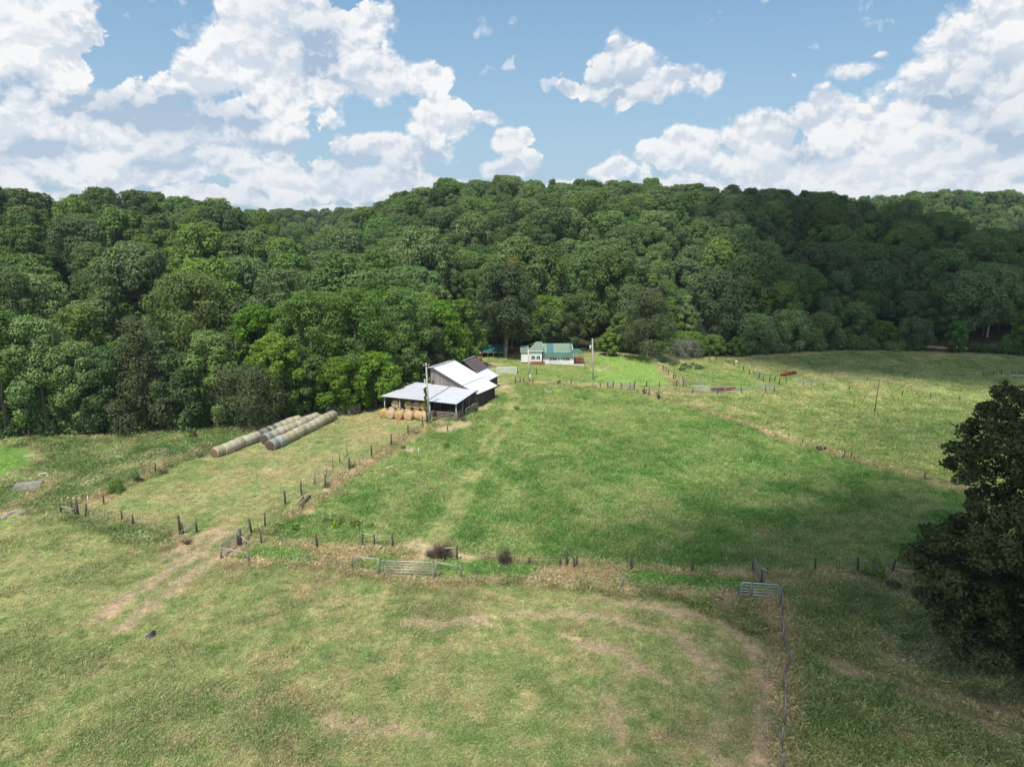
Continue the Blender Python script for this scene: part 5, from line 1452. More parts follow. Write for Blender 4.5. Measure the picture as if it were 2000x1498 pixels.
# ------------------------------------------------------------------ fences: each run is a thing with its posts, rails and wires as parts
def fence(label, posts, wires=4, mt=None, hd=1.35, r=.09, rails=(), name='fence', mesh=False, rmt=None, cat='fence', jit=.06, seed=0, wr=.011):
    """posts: (px, py[, height[, kind]]); kind w wood, t steel with white tip; rails: (i, j, frac) pale poles between posts"""
    g = np.random.default_rng(len(label) + seed); W_ = [P(q_[0], q_[1]) for q_ in posts]; o0 = W_[0]; root = empty(name, o0, 0, label, cat); tops = []
    for q_, w_ in zip(posts, W_):
        h = q_[2] if len(q_) > 2 and q_[2] else hd * g.uniform(.93, 1.08); kd = q_[3] if len(q_) > 3 else 'w'; b = w_ - o0
        ln = Vector((g.normal() * jit * h, g.normal() * jit * h, h)); tops.append((b, b + ln, h))
        if kd == 't':
            mb = MB(); mb.bar(b - Vector((0, 0, .3)), b + ln, .035, .03); po = mb.build('post', m_tpost, root)
            MB().bar(b + ln * .97, b + ln * 1.07, .045, .04).build('white_tip', m_white, po)
        else:
            rr = r * g.uniform(.85, 1.15) * (1.25 if kd == 'W' else 1)
            MB().tube([b - Vector((0, 0, .3)), b + ln * .5, b + ln], [rr * 1.05, rr, rr * .92], 8).build('post', mt or m_post, root, True)
    for (i, j, f) in rails:
        a, b = tops[i], tops[j]; MB().tube([a[0].lerp(a[1], f), b[0].lerp(b[1], f)], .055, 7).build('rail', rmt or m_rail, root, True)
    if wires:
        wm = MB()
        for i in range(len(tops) - 1):
            a, b = tops[i], tops[i + 1]
            if (b[0] - a[0]).length > 30: continue
            for k_ in range(wires):
                f = .12 + .82 * k_ / max(1, wires - 1); pa, pb = a[0].lerp(a[1], f), b[0].lerp(b[1], f); md = (pa + pb) / 2 - Vector((0, 0, .025)); wm.tube([pa, md, pb], wr, 3, False)
            if mesh:
                n = max(2, int((b[0] - a[0]).length / .3))
                for k_ in range(1, n):
                    t = k_ / n; wm.tube([a[0].lerp(b[0], t) + Vector((0, 0, .08)), a[1].lerp(b[1], t) - Vector((0, 0, .08))], wr * .7, 3, False)
        wm.build('wire', m_wire, root)
    return root


fence('dark-posted wire fence climbing from the field corner to the hay shed', [(470, 1067, 1.7, 'W'), (491.6, 1041, 1.5), (518, 1033.6, 1.8), (557.6, 985.6, 1.6), (588.3, 967.6, 1.6), (612, 958, 1.1, 't'), (635, 952, 1.6), (660, 936, 1.2, 't'), (682.4, 920.8, 1.7),
      (703, 908, 1.1, 't'), (725.6, 894.4, 1.7), (745, 882, 1.1, 't'), (764, 870, 1.6), (797, 851, 1.6), (826.4, 834.4, 1.6)], 6, mesh=True, rails=((0, 1, .55),))
fence('short spur of grey posts inside the bale yard', [(588.3, 967.0, 1.5), (614.7, 946, 1.5), (638, 931.6, 1.5), (650, 913.6, 1.4), (664.4, 904, 1.5), (678.8, 888, 1.6)], 4, m_post_grey, r=.06)
fence('gate-side fence corner with a pale rail and leaning brace', [(465.5, 1066, 1.7, 'W'), (431.5, 1091, 1.15), (486.5, 1102, 1.25)], 0, m_post_grey, rails=((1, 2, .92),))
o0 = P(466, 1066); e0 = P(495, 1070); mb = MB(); mb.tube([(0, 0, 1.3), (e0 - o0) + Vector((0, 0, .1))], .06, 7); o = mb.build('brace_pole', m_rail, None, True); o.location = o0; tag(o, 'pale pole bracing the corner post from the right', 'brace')
pipe_gate('wire_gate', 'grey wire-mesh gate swung open at the corner of the bale yard', P(466, 1066), P(432, 1090), 1.25, 5, 1, m_galv_dull, mesh=True)
fence('upper wire fence of the lane across the middle of the photo', [(511, 1063, 1.35), (552, 1064, 1.0, 't'), (620, 1071, 1.4), (662, 1071, .9, 't'), (708, 1065, 1.35), (732, 1068, 1.3), (768, 1070, 1.4), (868, 1094, 1.35), (892, 1094, 1.4)], 3, rails=((4, 5, .9), (5, 6, .88), (7, 8, .9)))
fence('lane fence from the gate gap to the wooden gate, dark uneven posts', [(892, 1094, 1.4), (942, 1096, 1.0, 't'), (1033, 1103, .7), (1094, 1108, 1.0), (1107, 1106, 1.6), (1121, 1110, 1.1), (1126, 1109, 1.1), (1170, 1110, 1.1, 't'), (1232, 1114, 1.4), (1290, 1117, 1.1, 't'), (1351, 1119, 1.5), (1417, 1118, 1.3, 't'), (1470, 1117, 1.5)], 3, seed=3)
fence('fence of the shaded paddock edge running right behind the oak', [(1488, 1142, 1.3), (1530, 1117, 1.2, 't'), (1592, 1118, 1.4), (1638, 1116, 1.2, 't'), (1675, 1120, 1.5), (1742, 1120, 1.4), (1800, 1122, 1.3), (1880, 1124, 1.3), (2000, 1128, 1.3), (2120, 1130, 1.3)], 3, rails=((4, 5, .85),), seed=4)
fence('lower wire fence of the lane left of the pipe gate', [(550, 1096, 1.3, 't'), (613, 1103, 1.3, 't'), (687, 1111, 1.35), (739, 1126, 1.75, 'W')], 4, m_post_grey, rails=((2, 3, .92),))
fence('lower wire fence of the lane right of the pipe gate, steel posts with white tips', [(848.5, 1130, 1.75, 'W'), (901.5, 1131, 1.4), (977, 1133, 1.35, 't'), (1056, 1145, 1.35, 't'), (1134, 1148, 1.35, 't'), (1213, 1152, 1.35), (1291, 1160, 1.4, 't'), (1379, 1160, 1.2, 't'), (1466, 1171, 1.6, 'W')], 4, m_post_grey, rails=((0, 1, .86),), seed=2)
pipe_gate('pipe_gate', 'bright galvanised pipe gate between two grey posts in the lane', P(741, 1124), P(846.5, 1128), 1.35, 6, 2, lift=.08)
pipe_gate('pipe_gate', 'galvanised pipe gate at the top of the right-hand fence', P(1445, 1170), P(1518, 1175), 1.35, 6, 1, m_galv, r=.036, lift=.15)
# weathered board gate
a = P(1471, 1121); b = P(1488, 1142); d = (b - a); rt = empty('board_gate', a, atan2(d.y, d.x), 'weathered grey board gate with four boards standing across the lane', 'gate'); L_ = d.xy.length
for z in (.35, .68, 1.0, 1.36): MB().bar((0, 0, z), (L_, 0, z), .04, .16).build('board', m_post_grey, rt)
for x in (0, L_): MB().tube([(x, .08, -.3), (x, .08, 1.5)], .09, 8).build('post', m_post_grey, rt, True)
MB().bar((L_ - .1, -.1, 1.5), (L_ + .35, .15, 1.5), .12, .05).build('cap_board', m_rail, rt)
fence('fence running down to the bottom edge with pale top rails', [(1522, 1184, 1.6, 'W'), (1525, 1200, 1.5), (1526.5, 1240, 1.5), (1526, 1258, 1.5), (1543, 1303, 1.3), (1529, 1345, 1.45), (1530, 1378, 1.4), (1530, 1418, 1.4), (1527, 1462, 1.4), (1526, 1510, 1.4), (1526, 1570, 1.4)], 4, m_post_grey, jit=.05,
      rails=((0, 1, .95), (2, 3, .95), (5, 6, .95), (6, 7, .95)), r=.085, wr=.012, mesh=True, rmt=simple('brown_rail_wood', (.26, .235, .175), .4, 5, .95))
fence('wire fence at the lower left between the bale yard and the mown field', [(119.5, 1007, 1.3), (143.5, 1001, 1.3), (147, 1010, 1.1), (153, 1009, 1.9, 'W'), (168, 1016, 1.3), (205, 1018, 1.2, 't'), (212, 1020, 1.2, 't'), (239.5, 1018, 1.2), (260.5, 1028, 1.15), (304, 1034, 1.0, 't'), (352, 1044, 2.0, 'W'), (357.5, 1043, 1.1), (384.5, 1040, 1.1)], 6,
      rails=((0, 2, .8), (0, 1, .6), (11, 12, .85)), mesh=True)
pipe_gate('pipe_gate', 'old rail gate hanging low over dry weeds beside the track', P(385, 1040), P(344, 1064), .95, 3, 0, m_rustpipe, lift=.1)
fence('weedy fence line from the lower left up to the longest bale row', [(168, 1005, 1.2), (203, 985, 1.0), (262, 943, 1.1, 't'), (303, 924, 1.3), (330, 905, 1.1, 't'), (372, 893, 1.0, 't'), (410, 878, 1.1, 't')], 3)
fence('thin fence along the dark foot of the left wood', [(-30, 856, 1.2), (60, 854, 1.2), (137, 848, 1.3), (199, 846, 1.2), (262, 844, 1.2), (330, 842, 1.2), (420, 838, 1.2)], 3)
fence('fence behind the paddock from the track to the transformer pole', [(1006, 750, 1.2, 'W'), (1016, 748, 1.1), (1022, 747, .9), (1040, 750, .8), (1071.5, 751, 1.2, 't'), (1115.5, 753, 1.2), (1157, 757, 1.1, 't'), (1172, 758.5, 1.1), (1187, 758.5, 1.2, 'W'), (1197, 759, 1.25, 'W'), (1212.5, 759, 1.1), (1230, 759, 1.0), (1239, 763, 1.35, 'W')], 3, rails=((0, 1, .85), (7, 8, .85), (9, 10, .85)))
fence('fence along the bright lawn edge towards the farm gates', [(1239, 754, 1.1), (1262, 755, 1.0), (1287, 755, 1.0), (1304, 755, 1.0, 't'), (1321, 755, 1.2), (1334, 756, 1.2)], 2)
fence('row of dark posts descending the right side of the lawn', [(1277, 711, 1.2, 't'), (1296, 725, 1.2), (1300.5, 729, 1.2), (1305, 732, 1.1), (1314.5, 740.5, 1.5), (1318.5, 742, 1.1)], 4)
fence('old uneven posts and rail on the dry fence line below the lawn', [(1258.5, 771, 1.5), (1262, 769, .8), (1267.5, 773, 1.3), (1278, 774, .9, 't'), (1286.5, 780, 1.5, 'W'), (1313, 791, 1.0, 't'), (1400, 812, 1.0, 't')], 1, rails=((0, 2, .5),))
fence('scattered stumpy posts on the dry line across the right pasture', [(1540, 858, .8), (1567, 869, .9), (1648, 893, .9), (1662, 897, .9), (1708, 911, .8, 't'), (1805, 937, .9), (1913, 966, .9), (2010, 990, .9)], 1, seed=8)
fence('thin-posted garden fence in front of the farmhouse', [(1063, 709, .9, 't'), (1074.4, 712.4, .9, 't'), (1085, 714.5, .9, 't'), (1095.6, 716.4, .9, 't'), (1111.4, 717.5, .9, 't'), (1126, 718.5, .9, 't'), (1142.4, 719.5, .9, 't'), (1162, 717, .9, 't')], 3)
fence('row of thin posts beside the dry bank right of the house', [(1150, 709, .9, 't'), (1157, 707, .9, 't'), (1163, 709, .9, 't'), (1166, 711, .9, 't'), (1170, 713.5, .9, 't'), (1183, 716, .9, 't')], 3, seed=1)
fence('pale three-post rail fence at the back of the lawn', [(1169.5, 696, .95), (1186, 696.5, .95), (1201, 696.5, .95)], 0, m_rail, rails=((0, 1, .9), (1, 2, .9)), r=.07)
fence('wire fence behind the white gate below the pavilion', [(1010.5, 729, 1.1), (1032, 730, 1.0), (1048, 731, 1.2)], 2, rails=())
fence('dark pole fence curving from the willow-like tree to the grey gates', [(1385, 704, 1.0), (1399, 706, 1.0), (1417.5, 708.5, 1.0), (1433.5, 716, 1.3), (1451, 725, 1.1), (1464, 732.5, 1.1), (1482, 741, 1.3, 'W'), (1490.5, 745.5, 1.2), (1502.5, 747, 1.2), (1513, 745, 1.0), (1521.5, 751.5, 1.3, 'W'), (1535.5, 750.5, 1.0)], 2, rails=((6, 7, .8), (7, 8, .8), (8, 9, .8)))
fence('line of leaning posts crossing the far pasture', [(1569, 756, .9), (1585, 754, 1.0), (1608, 757, .8), (1658, 763, .9), (1693, 748, 1.0), (1761, 774, 1.0), (1817, 780, 1.1), (1874, 784, 1.0), (1934, 789, 1.0), (2010, 794, 1.0)], 1)
fence('short dark fence by the fallen limb at the right edge', [(1920, 735, .9), (1940, 734, 1.1), (1955, 733, 1.2), (1975, 733, 1.0), (2005, 733, 1.1)], 3)
pipe_gate('pipe_gate', 'white pipe gate below the pavilion', P(970, 730), P(1009, 730), 1.2, 6, 1, m_white, r=.055, lift=.05)
pipe_gate('pipe_gate', 'white pipe panel behind the white lean-to roof', P(953, 728), P(968, 729.5), 1.2, 6, 0, m_white, r=.02, lift=.05)
pipe_gate('pipe_gate', 'galvanised pipe gate behind the far ends of the bale rows', P(639, 811), P(680, 812), 1.25, 5, 1, m_galv, lift=.05)
a = P(683, 812); b = P(704, 807); d = b - a; rt = empty('board_gate', a, atan2(d.y, d.x), 'leaning wooden gate of grey slats by the wood behind the bales', 'gate'); L_ = d.xy.length
for z in (.25, .6, .95, 1.3): MB().bar((0, 0, z), (L_, 0, z + .3), .04, .12).build('board', m_rail, rt)
MB().tube([(0, .1, -.3), (0, .1, 1.75)], .12, 8).build('post', m_post_grey, rt, True); MB().bar((.1, -.06, 1.5), (L_ * .8, -.06, .1), .09, .05).build('brace', m_rail, rt)
MB().tube([(L_, .1, -.3), (L_, .1, 1.7)], .08, 8).build('post', m_post_grey, rt, True)
for lab, a, b, mt, kw in [('grey pipe gate standing open at the corner of the bright lawn', (1333, 745), (1340, 757), m_galv_dull, dict(mesh=True)),
                          ('long grey pipe corral panel with the red feeder behind it, left half', (1348, 766), (1415, 769), m_galv, {}),
                          ('long grey pipe corral panel, right half', (1416, 769), (1484, 767), m_galv, dict(bars=4, r=.028)),
                          ('grey mesh gate at the right end of the corral', (1483, 763), (1513, 764), m_galv_dull, dict(mesh=True)),
                          ('small grey mesh gate in the curving pole fence', (1471, 736), (1481, 741.5), m_galv_dull, dict(mesh=True)),
                          ('grey mesh gate standing alone in the pasture, left panel', (1557, 753.5), (1568.5, 755), m_galv_dull, dict(mesh=True)),
                          ('grey mesh gate in the pasture with a dark frame, right panel', (1569, 755), (1586, 754.5), m_galv_dull, dict(mesh=True)),
                          ('grey gate panel behind the old posts below the lawn', (1187.5, 759), (1196.5, 759.5), m_galv_dull, dict(mesh=True)),
                          ('low grey gate lying by the last post below the lawn', (1215, 761), (1238, 763), m_galv_dull, dict(mesh=True)),
                          ('faint grey mesh panel left of the corral', (1364, 757), (1376, 758), m_galv_dull, dict(mesh=True))]:
    kw.setdefault('bars', 5); kw.setdefault('r', .032); pipe_gate('pipe_gate', lab, P(*a), P(*b), 1.15, braces=1, m_=mt, lift=.03, **kw)
fence('three posts carrying the corral panels', [(1352, 769, 1.0), (1401.5, 770, 1.0), (1448, 768, 1.2, 'W'), (1494, 766.5, 1.1), (1512, 768, 1.2, 'W')], 1)

# ------------------------------------------------------------------ small things in the fields
def feeder(label, a, b):
    A = P(*a); B = P(*b); d = B - A; L = d.xy.length; rt = empty('feed_bunk', A, atan2(d.y, d.x), label, 'feeder'); w = .38
    mb = MB(); mb.slab([(0, -w * .55, .22), (L, -w * .55, .22), (L, w * .55, .22), (0, w * .55, .22)], .03)
    for s in (-1, 1): mb.slab([(0, s * w * .55, .22), (L, s * w * .55, .22), (L, s * w, .55), (0, s * w, .55)], .03)
    mb.build('trough', m_red, rt)
    for x in (.25, L * .5, L - .25):
        mb = MB(); [mb.bar((x, s * w, 0), (x, s * w * .8, .6), .05) for s in (-1, 1)]; mb.bar((x, -w, .08), (x, w, .08), .04); mb.build('leg', m_red, rt)
    for x in (0, L): MB().slab([(x, -w * .55, .22), (x, w * .55, .22), (x + .01, w, .55), (x + .01, -w, .55)], .02).build('end_plate', m_red, rt)
    for s in (-1, 1): MB().tube([(0, s * w, .6), (L, s * w, .6)], .03, 6).build('rail', m_red, rt, True)


feeder('long red feed bunk inside the pipe corral', (1389, 764.5), (1412, 763.8)); feeder('second red feed bunk end to end with the first in the corral', (1412.5, 764.4), (1434, 762.5))
feeder('dark red feed bunk lying alone in the pasture', (1526, 737), (1553, 733))
p = P(1437.5, 711); rt = empty('water_tank', p, 0, 'round yellow tank beside a fence post at the pasture edge', 'tank')
MB().tube([(0, 0, 0), (0, 0, .12), (0, 0, .35), (0, 0, .6), (0, 0, .78), (0, 0, .86)], [.2, .34, .42, .40, .24, .05], 16).build('shell', m_yellow, rt, True)
p = P(1603, 880); rt = empty('water_trough', p, .2, 'black rubber tub on the dry fence line in the pasture', 'trough')
mb = MB(); n = 20; prof = [(.62, 0), (.72, .45), (.74, .47), (.66, .46), (.58, .08), (.02, .08)]
for (r_, z_) in prof:
    for k_ in range(n): mb.v.append((r_ * cos(2 * pi * k_ / n) * .95, r_ * sin(2 * pi * k_ / n) * .7, z_))
mb.f += [(i * n + k_, i * n + (k_ + 1) % n, (i + 1) * n + (k_ + 1) % n, (i + 1) * n + k_) for i in range(len(prof) - 1) for k_ in range(n)]; mb.build('tub', m_black, rt, True)
# rocks
def rock(label, px, py, r, seed, mt=None, group=None, flat=.55):
    g = np.random.default_rng(seed); bm = bmesh.new(); bmesh.ops.create_icosphere(bm, subdivisions=3, radius=r); ph = g.uniform(0, 6, 6)
    for v in bm.verts:
        c = v.co / r; f = 1 + .16 * sin(c.x * 4 + ph[0]) + .14 * sin(c.y * 5 + ph[1] + c.z * 3) + .08 * sin(c.z * 9 + ph[2]) + .05 * sin(c.x * 13 + ph[3]); v.co = Vector((c.x * 1.25, c.y, c.z * flat)) * f * r
    me = bpy.data.meshes.new('rock'); bm.to_mesh(me); bm.free(); me.materials.append(mt or m_rock); o = bpy.data.objects.new('rock', me); COL.objects.link(o); p = P(px, py); o.location = (p.x, p.y, p.z + r * .18); o.rotation_euler.z = g.uniform(0, 6)
    return tag(o, label, 'rock', group)


for i, (px, py, r, lab) in enumerate([(30, 1000, .32, 'largest pale grey rock at the left edge of the photo'), (16, 1005, .26, 'pale rock left of the largest one at the left edge'), (43, 1002, .34, 'small pale rock right of the largest one at the left edge'), (5, 1012, .3, 'pale rock cut by the left edge'),
        (1071, 767, .42, 'white rock in the grass below the fence by the house'), (1066, 762, .3, 'small grey rock above the white one in the paddock'), (1074, 756, .34, 'pale rock nearest the fence in the paddock'), (1060, 757, .22, 'dark little rock left of the pale ones'),
        (994, 1061, .2, 'white stone in the paddock near the bush'), (975, 790, .3, 'pale stone at the corner of the barn wall'), (797, 876, .2, 'small white stone beside the dark tuft near the fence')]):
    rock(lab, px, py, r, i + 3, m_dirt_pile if i == 7 else m_rock)
# scrap pile of roofing sheets and boards
m_board_pile = simple('weathered_sheet', (.30, .29, .25), .4, 5, .95)
p = P(52, 957); rt = empty('sheet_pile', p, .25, 'pile of weathered grey roofing sheets in dry weeds at the left', 'scrap pile'); g = np.random.default_rng(1)
for i in range(7):
    a_ = g.uniform(-.15, .15); y = -.9 + i * .32; mb = MB(); z = .25 + .04 * i; mb.slab([(-1.4 + g.normal() * .2, y, z), (1.4 + g.normal() * .2, y + a_, z + .1), (1.4, y + .28 + a_, z + .14), (-1.4, y + .28, z + .04)], .03); mb.build('sheet', m_board_pile if i % 2 else m_post_grey, rt)
mb = MB(); mb.bar((-1.5, -1, .1), (1.5, -.9, .12), .15); mb.bar((-1.4, .9, .1), (1.4, 1.1, .1), .15); mb.build('timber', m_rustpipe, rt)
mb = MB(); mb.bar((-.5, 0, .35), (.5, .1, .45), .2, .08); o = mb.build('scrap_board', m_white); o.location = P(83, 932); o.rotation_euler.z = .7; tag(o, 'white board lying above the sheet pile at the left', 'board')
# rusty hay ring frame
p = P(309, 893); rt = empty('hay_feeder', p, .15, 'rusty steel hay feeder frame standing in the tall weeds', 'feeder')
mb = MB(); mb.tube([(1.1 * cos(t), .7 * sin(t), .12) for t in np.linspace(0, 2 * pi, 17)], .03, 5); mb.tube([(1.1 * cos(t), .7 * sin(t), 1.0) for t in np.linspace(0, 2 * pi, 17)], .03, 5); mb.build('hoop', m_rustpipe, rt, True)
for i in range(12): t = 2 * pi * i / 12; MB().tube([(1.1 * cos(t), .7 * sin(t), .12), (1.1 * cos(t + .25), .7 * sin(t + .25), 1.0)], .022, 5).build('slant_bar', m_rustpipe, rt, True)
# white propane tank glimpsed at the foot of the wood
p = P(366, 842); rt = empty('gas_tank', p, .1, 'small white tank glimpsed at the foot of the left wood', 'tank'); MB().tube([(-.6, 0, .5), (-.5, 0, .5), (.5, 0, .5), (.6, 0, .5)], [.1, .32, .32, .1], 12).build('shell', m_white, rt, True)
for x in (-.35, .35): MB().box(x - .05, x + .05, -.2, .2, 0, .25).build('foot', m_galv_dull, rt)
# boards, stakes, logs
def stick(name, label, cat, a, b, w, h, mt, z=.1, z2=None):
    A = P(*a); B = P(*b); mb = MB(); mb.bar((0, 0, z), (B - A) + Vector((0, 0, z if z2 is None else z2)), w, h); o = mb.build(name, mt); o.location = A; return tag(o, label, cat)


stick('plank', 'pale plank lying in the green paddock, left piece', 'plank', (739.5, 920.5), (752, 918), .14, .06, m_rail, .2); stick('plank', 'longer pale plank lying in the green paddock, right piece', 'plank', (753.5, 918), (768, 913.5), .14, .06, m_white, .25)
stick('stake', 'short white stake in the paddock right of the wire fence', 'stake', (818, 885.5), (818, 885.4), .09, .09, m_white, 0, .75); stick('stake', 'thin yellow stake at the foot of the utility pole', 'stake', (829.5, 849), (830.2, 848.6), .07, .07, m_yellow, 0, 1.5)
stick('stump_post', 'short dark stump of a post in front of the shed', 'post', (874, 842), (874, 841.8), .14, .14, m_post, 0, .8); stick('stump_post', 'tiny leaning stump left of the one in front of the shed', 'post', (850, 840), (850.3, 839.6), .1, .1, m_post_grey, 0, .5)
stick('white_stake', 'small white thing at the weedy line near the lower left', 'stake', (172, 978), (172.4, 977.6), .1, .1, m_white, .1, .6)
A = P(587, 994); B = P(606, 977); mb = MB(); mb.tube([(0, 0, .25), (B - A) * .5 + Vector((0, 0, .4)), (B - A) + Vector((0, 0, .5))], [.2, .22, .16], 9); mb.tube([(-.6, .5, .15), (B - A) * .8 + Vector((-.5, .3, .5))], [.12, .09], 7); o = mb.build('fallen_log', m_post, None, True); o.location = A; tag(o, 'dark old logs lying along the fence above the field corner', 'log')
A = P(2000, 738); mb = MB(); mb.tube([(0, 0, .3), (-1.6, .4, .35), (-3.2, .7, .2)], [.28, .2, .08], 8); mb.tube([(-1.2, .3, .3), (-1.5, .5, 1.3), (-1.3, .4, 1.7)], [.12, .08, .02], 6); mb.tube([(-1.8, .5, .3), (-2.6, 1.2, .7)], [.1, .02], 6); o = mb.build('fallen_limb', m_bark_pale, None, True); o.location = A; tag(o, 'pale fallen limb in the pasture at the right edge', 'log')
# dark scrap of plastic in the mown field
A = P(293, 1244); mb = MB(); mb.add([(-.32, -.12, .1), (.1, -.2, .06), (.3, 0, .12), (.12, .1, .3), (.3, .42, .28), (.1, .34, .36), (-.08, .06, .24), (-.3, 0, .14), (0, 0, 0)], [(0, 8, 1), (1, 8, 2), (0, 1, 6, 7), (1, 2, 3, 6), (3, 4, 5, 6), (2, 4, 3), (7, 6, 8), (6, 5, 4, 8), (4, 2, 8), (0, 7, 8)])
o = mb.build('plastic_scrap', simple('black_plastic', (.03, .03, .045), .3, 6, .4)); o.location = A; tag(o, 'torn black scrap lying in the mown field at the lower left', 'scrap')


# bushes and weeds standing on their own
def twigs(g, n, R, H, r=.02, dome=True):
    mb = MB()
    for i in range(n):
        an = g.uniform(0, 6.28); l = g.uniform(.5, 1); x, y = R * l * cos(an), R * l * sin(an); bx, by = x * g.uniform(.05, .4), y * g.uniform(.05, .4); z = H * g.uniform(.35, 1.0) * math.sqrt(max(.05, 1 - l * l * .75))
        mb.tube([(bx, by, 0), ((bx + x) / 2 + g.normal() * .08 * R, (by + y) / 2 + g.normal() * .08 * R, z * .7), (x, y, z)], [r, r * .7, r * .25], 4, False)
    return mb


def shrub(label, px, py, R, H, leaf=None, n=1200, size=.12, tw=50, seed=0, name='shrub', cat='bush', low=.1, twm=None, group=None):
    g = np.random.default_rng(seed + 900); p = P(px, py); rt = empty(name, p, 0, label, cat, group)
    if tw: twigs(g, tw, R, H, .018).build('stems', twm or m_brush, rt)
    if leaf:
        lb = [(g.normal() * R * .4, g.normal() * R * .4, H * g.uniform(low, .85), R * g.uniform(.3, .5)) for _ in range(10)]
        V, Q = leaf_cloud(lb, n, size, g, .8); V[:, 2] = np.maximum(V[:, 2], .02); mesh_np('leaves', V, Q, leaf, parent=rt)
    return rt


shrub('large tangled pile of dead brown brush at the lane gap', 864, 1090, 1.15, 2.0, None, tw=420, seed=1, name='brush_pile', cat='brush pile'); shrub('lower left half of the dead brush at the lane gap', 845, 1088, .9, 1.1, None, tw=220, seed=2, name='brush_pile', cat='brush pile')
shrub('brown weedy bush with a thin green top on the lane fence', 985, 1102, .8, 1.8, m_leaf_shrub, 150, .10, 340, 3, low=.6)
for i, (px, py, R, H, lf_, lab) in enumerate([(392, 893, .7, 1.1, None, 'dark brown weed clump at the near end of the longest bale row'), (320, 925, .85, 1.1, None, 'brown weedy bush on the left fence line, between the feeder and the bales'), (270, 942, .6, 1.5, m_leaf_shrub, 'upright weedy sapling on the left fence line'),
        (228, 962, 1.0, 1.3, m_leaf_bright, 'yellow-green weedy bush on the left fence line'), (378, 858, .7, 1.9, m_leaf_hill, 'small green sapling near the white tank'), (1712, 1128, .9, 2.0, m_leaf_edge, 'green sapling on the fence left of the oak'),
        (871, 875, .45, .6, m_leaf_hill, 'dark green tuft in the paddock below the shed'), (788, 876, .5, .7, None, 'dark dead tuft on the bare patch by the fence'), (690, 915, .8, 1.2, None, 'grey leafless bush against the wire fence'), (810, 848, .9, 1.0, None, 'pinkish grey leafless weeds between fence posts near the pole'),
        (640, 952, .6, 1.0, None, 'dark dead weeds at the post above the logs'), (925, 805, .8, 1.3, m_leaf_shrub, 'weedy bush at the corner where shed meets barn'), (905, 822, .8, .9, None, 'dry stalks in front of the shed side'), (1091, 751, .4, .9, m_leaf_cedar, 'small dark bush on the fence in front of the house'),
        (1286, 780, .4, 1.1, m_leaf_cedar, 'dark vine clump on the old post below the lawn'), (1260, 770, .4, .8, m_leaf_cedar, 'vines on the leaning posts below the lawn'), (1650, 896, .5, .8, None, 'reddish weeds on the dry line right of the black tub'), (1664, 899, .5, .8, None, 'second clump of reddish weeds right of the black tub'),
        (1808, 938, .4, .6, None, 'small reddish weeds further along the dry line'), (1640, 1118, .7, .8, None, 'dark dead weeds on the fence left of the oak'), (1665, 1125, .35, .6, None, 'small dark stump of weeds below the fence left of the oak'), (1010, 800, .6, .5, m_leaf_hill, 'dark green weeds right of the track beside the barn'), (645, 818, .8, .8, m_leaf_shrub, 'weeds at the far end of the right-hand bale row'),
        (1250, 705, .6, 1.1, m_leaf_bright, 'low leafy sprout at the foot of the lone lawn tree'), (75, 940, .9, .7, None, 'brown weeds beside the sheet pile'), (35, 945, .9, .6, None, 'brown weeds left of the sheet pile'),
        (365, 1062, .7, .8, None, 'dry brown weeds under the hanging rail gate'), (1740, 1150, .8, .7, m_leaf_shrub, 'green weeds under the oak branches at the fence')]):
    shrub(lab, px, py, R, H, lf_, 500 if R < .6 else 900, .12, 70 if lf_ is None else 20, 10 + i, name='weed_clump' if lf_ is None else 'shrub', cat='weeds' if lf_ is None else 'bush')
WL = ['left of centre', 'tall yellowish', 'uppermost', 'middle', 'right of middle', 'far right but one', 'far left', 'far right']
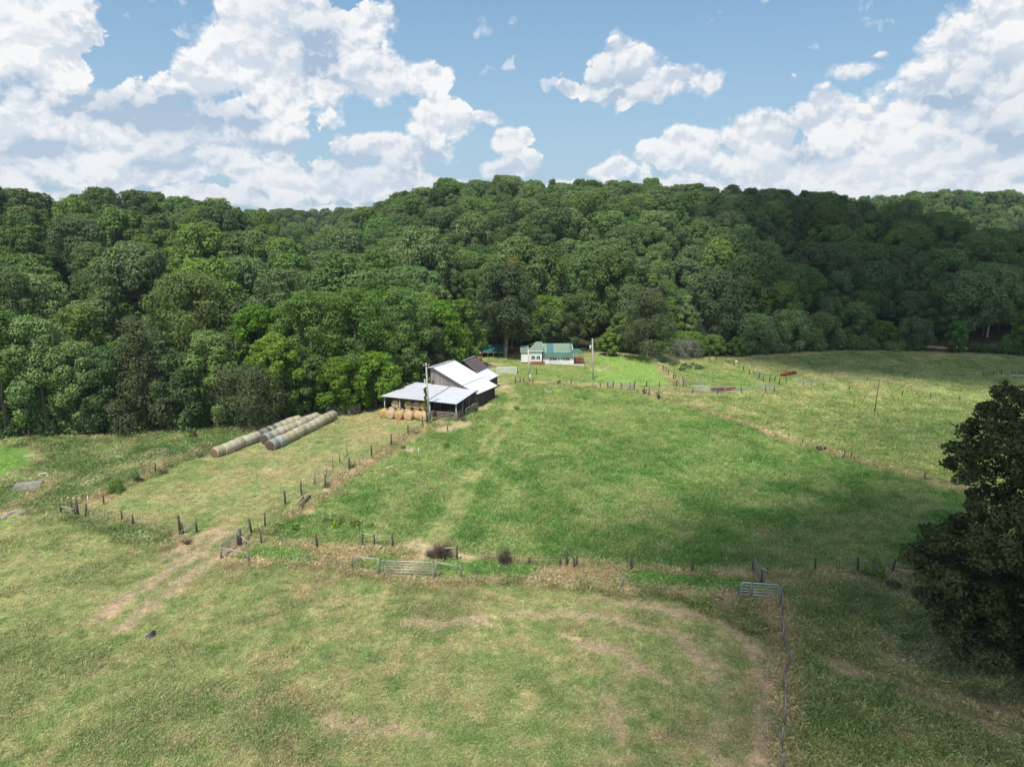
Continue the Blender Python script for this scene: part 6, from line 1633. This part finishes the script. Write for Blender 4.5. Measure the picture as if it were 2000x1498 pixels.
for i, (px, py) in enumerate([(560, 1030), (578, 1036), (640, 1022), (655, 1030), (668, 1024), (690, 1028), (540, 1032), (720, 1032)]):
    shrub('broad-leaved green weed clump in the lush paddock corner, %s of the eight' % WL[i], px, py, .5, .45, m_leaf_bright if i % 2 else m_leaf_edge, 420, .15, 0, 60 + i, 'weed_clump', 'weeds', group='green weed clumps in the paddock corner')
GL = ['far left back', 'left middle', 'back middle', 'centre', 'front right of centre', 'right', 'front left', 'far right']
for i, (px, py) in enumerate([(1300, 708), (1312, 714), (1322, 712), (1335, 716), (1345, 720), (1358, 716), (1330, 724), (1365, 722)]):
    shrub('garden plant by the pale strips right of the lawn, %s' % GL[i], px, py, .9, .6, m_leaf_shrub, 420, .2, 0, 80 + i, 'garden_plant', 'garden plants', group='plants of the garden right of the lawn')
dup_ = {}
for o in bpy.data.objects:
    if o.parent is None and o.get('label') and o.name.split('.')[0] in ('broadleaf_tree', 'bush'): dup_.setdefault(o['label'], []).append(o)
for lb_, os_ in dup_.items():
    if len(os_) > 1:
        os_.sort(key=lambda o: proj(o.location)[0]); nm = {2: ('left', 'right'), 3: ('left', 'middle', 'right')}.get(len(os_), ('first', 'second', 'third', 'fourth', 'fifth', 'sixth', 'seventh', 'eighth'))
        for o, w_ in zip(os_, nm): o['label'] = w_ + 'most ' + lb_ if len(os_) == 2 else w_ + ' ' + lb_
print('objects', len(bpy.data.objects))

# ------------------------------------------------------------------ the summer haze lying over the valley
mh = bpy.data.materials.new('summer_haze'); mh.use_nodes = True; mh.node_tree.nodes.clear()
hv = mh.node_tree.nodes.new('ShaderNodeVolumePrincipled'); ho = mh.node_tree.nodes.new('ShaderNodeOutputMaterial')
hv.inputs['Color'].default_value = (.80, .88, .97, 1); hv.inputs['Density'].default_value = .00013; hv.inputs['Anisotropy'].default_value = .1
mh.node_tree.links.new(hv.outputs[0], ho.inputs['Volume'])
hb = MB().box(-1950, 1950, -1950, 1950, -13.2, 60).build('haze', mh); tag(hb, kind='stuff')
mh.cycles.homogeneous_volume = True
S.cycles.volume_bounces = 0
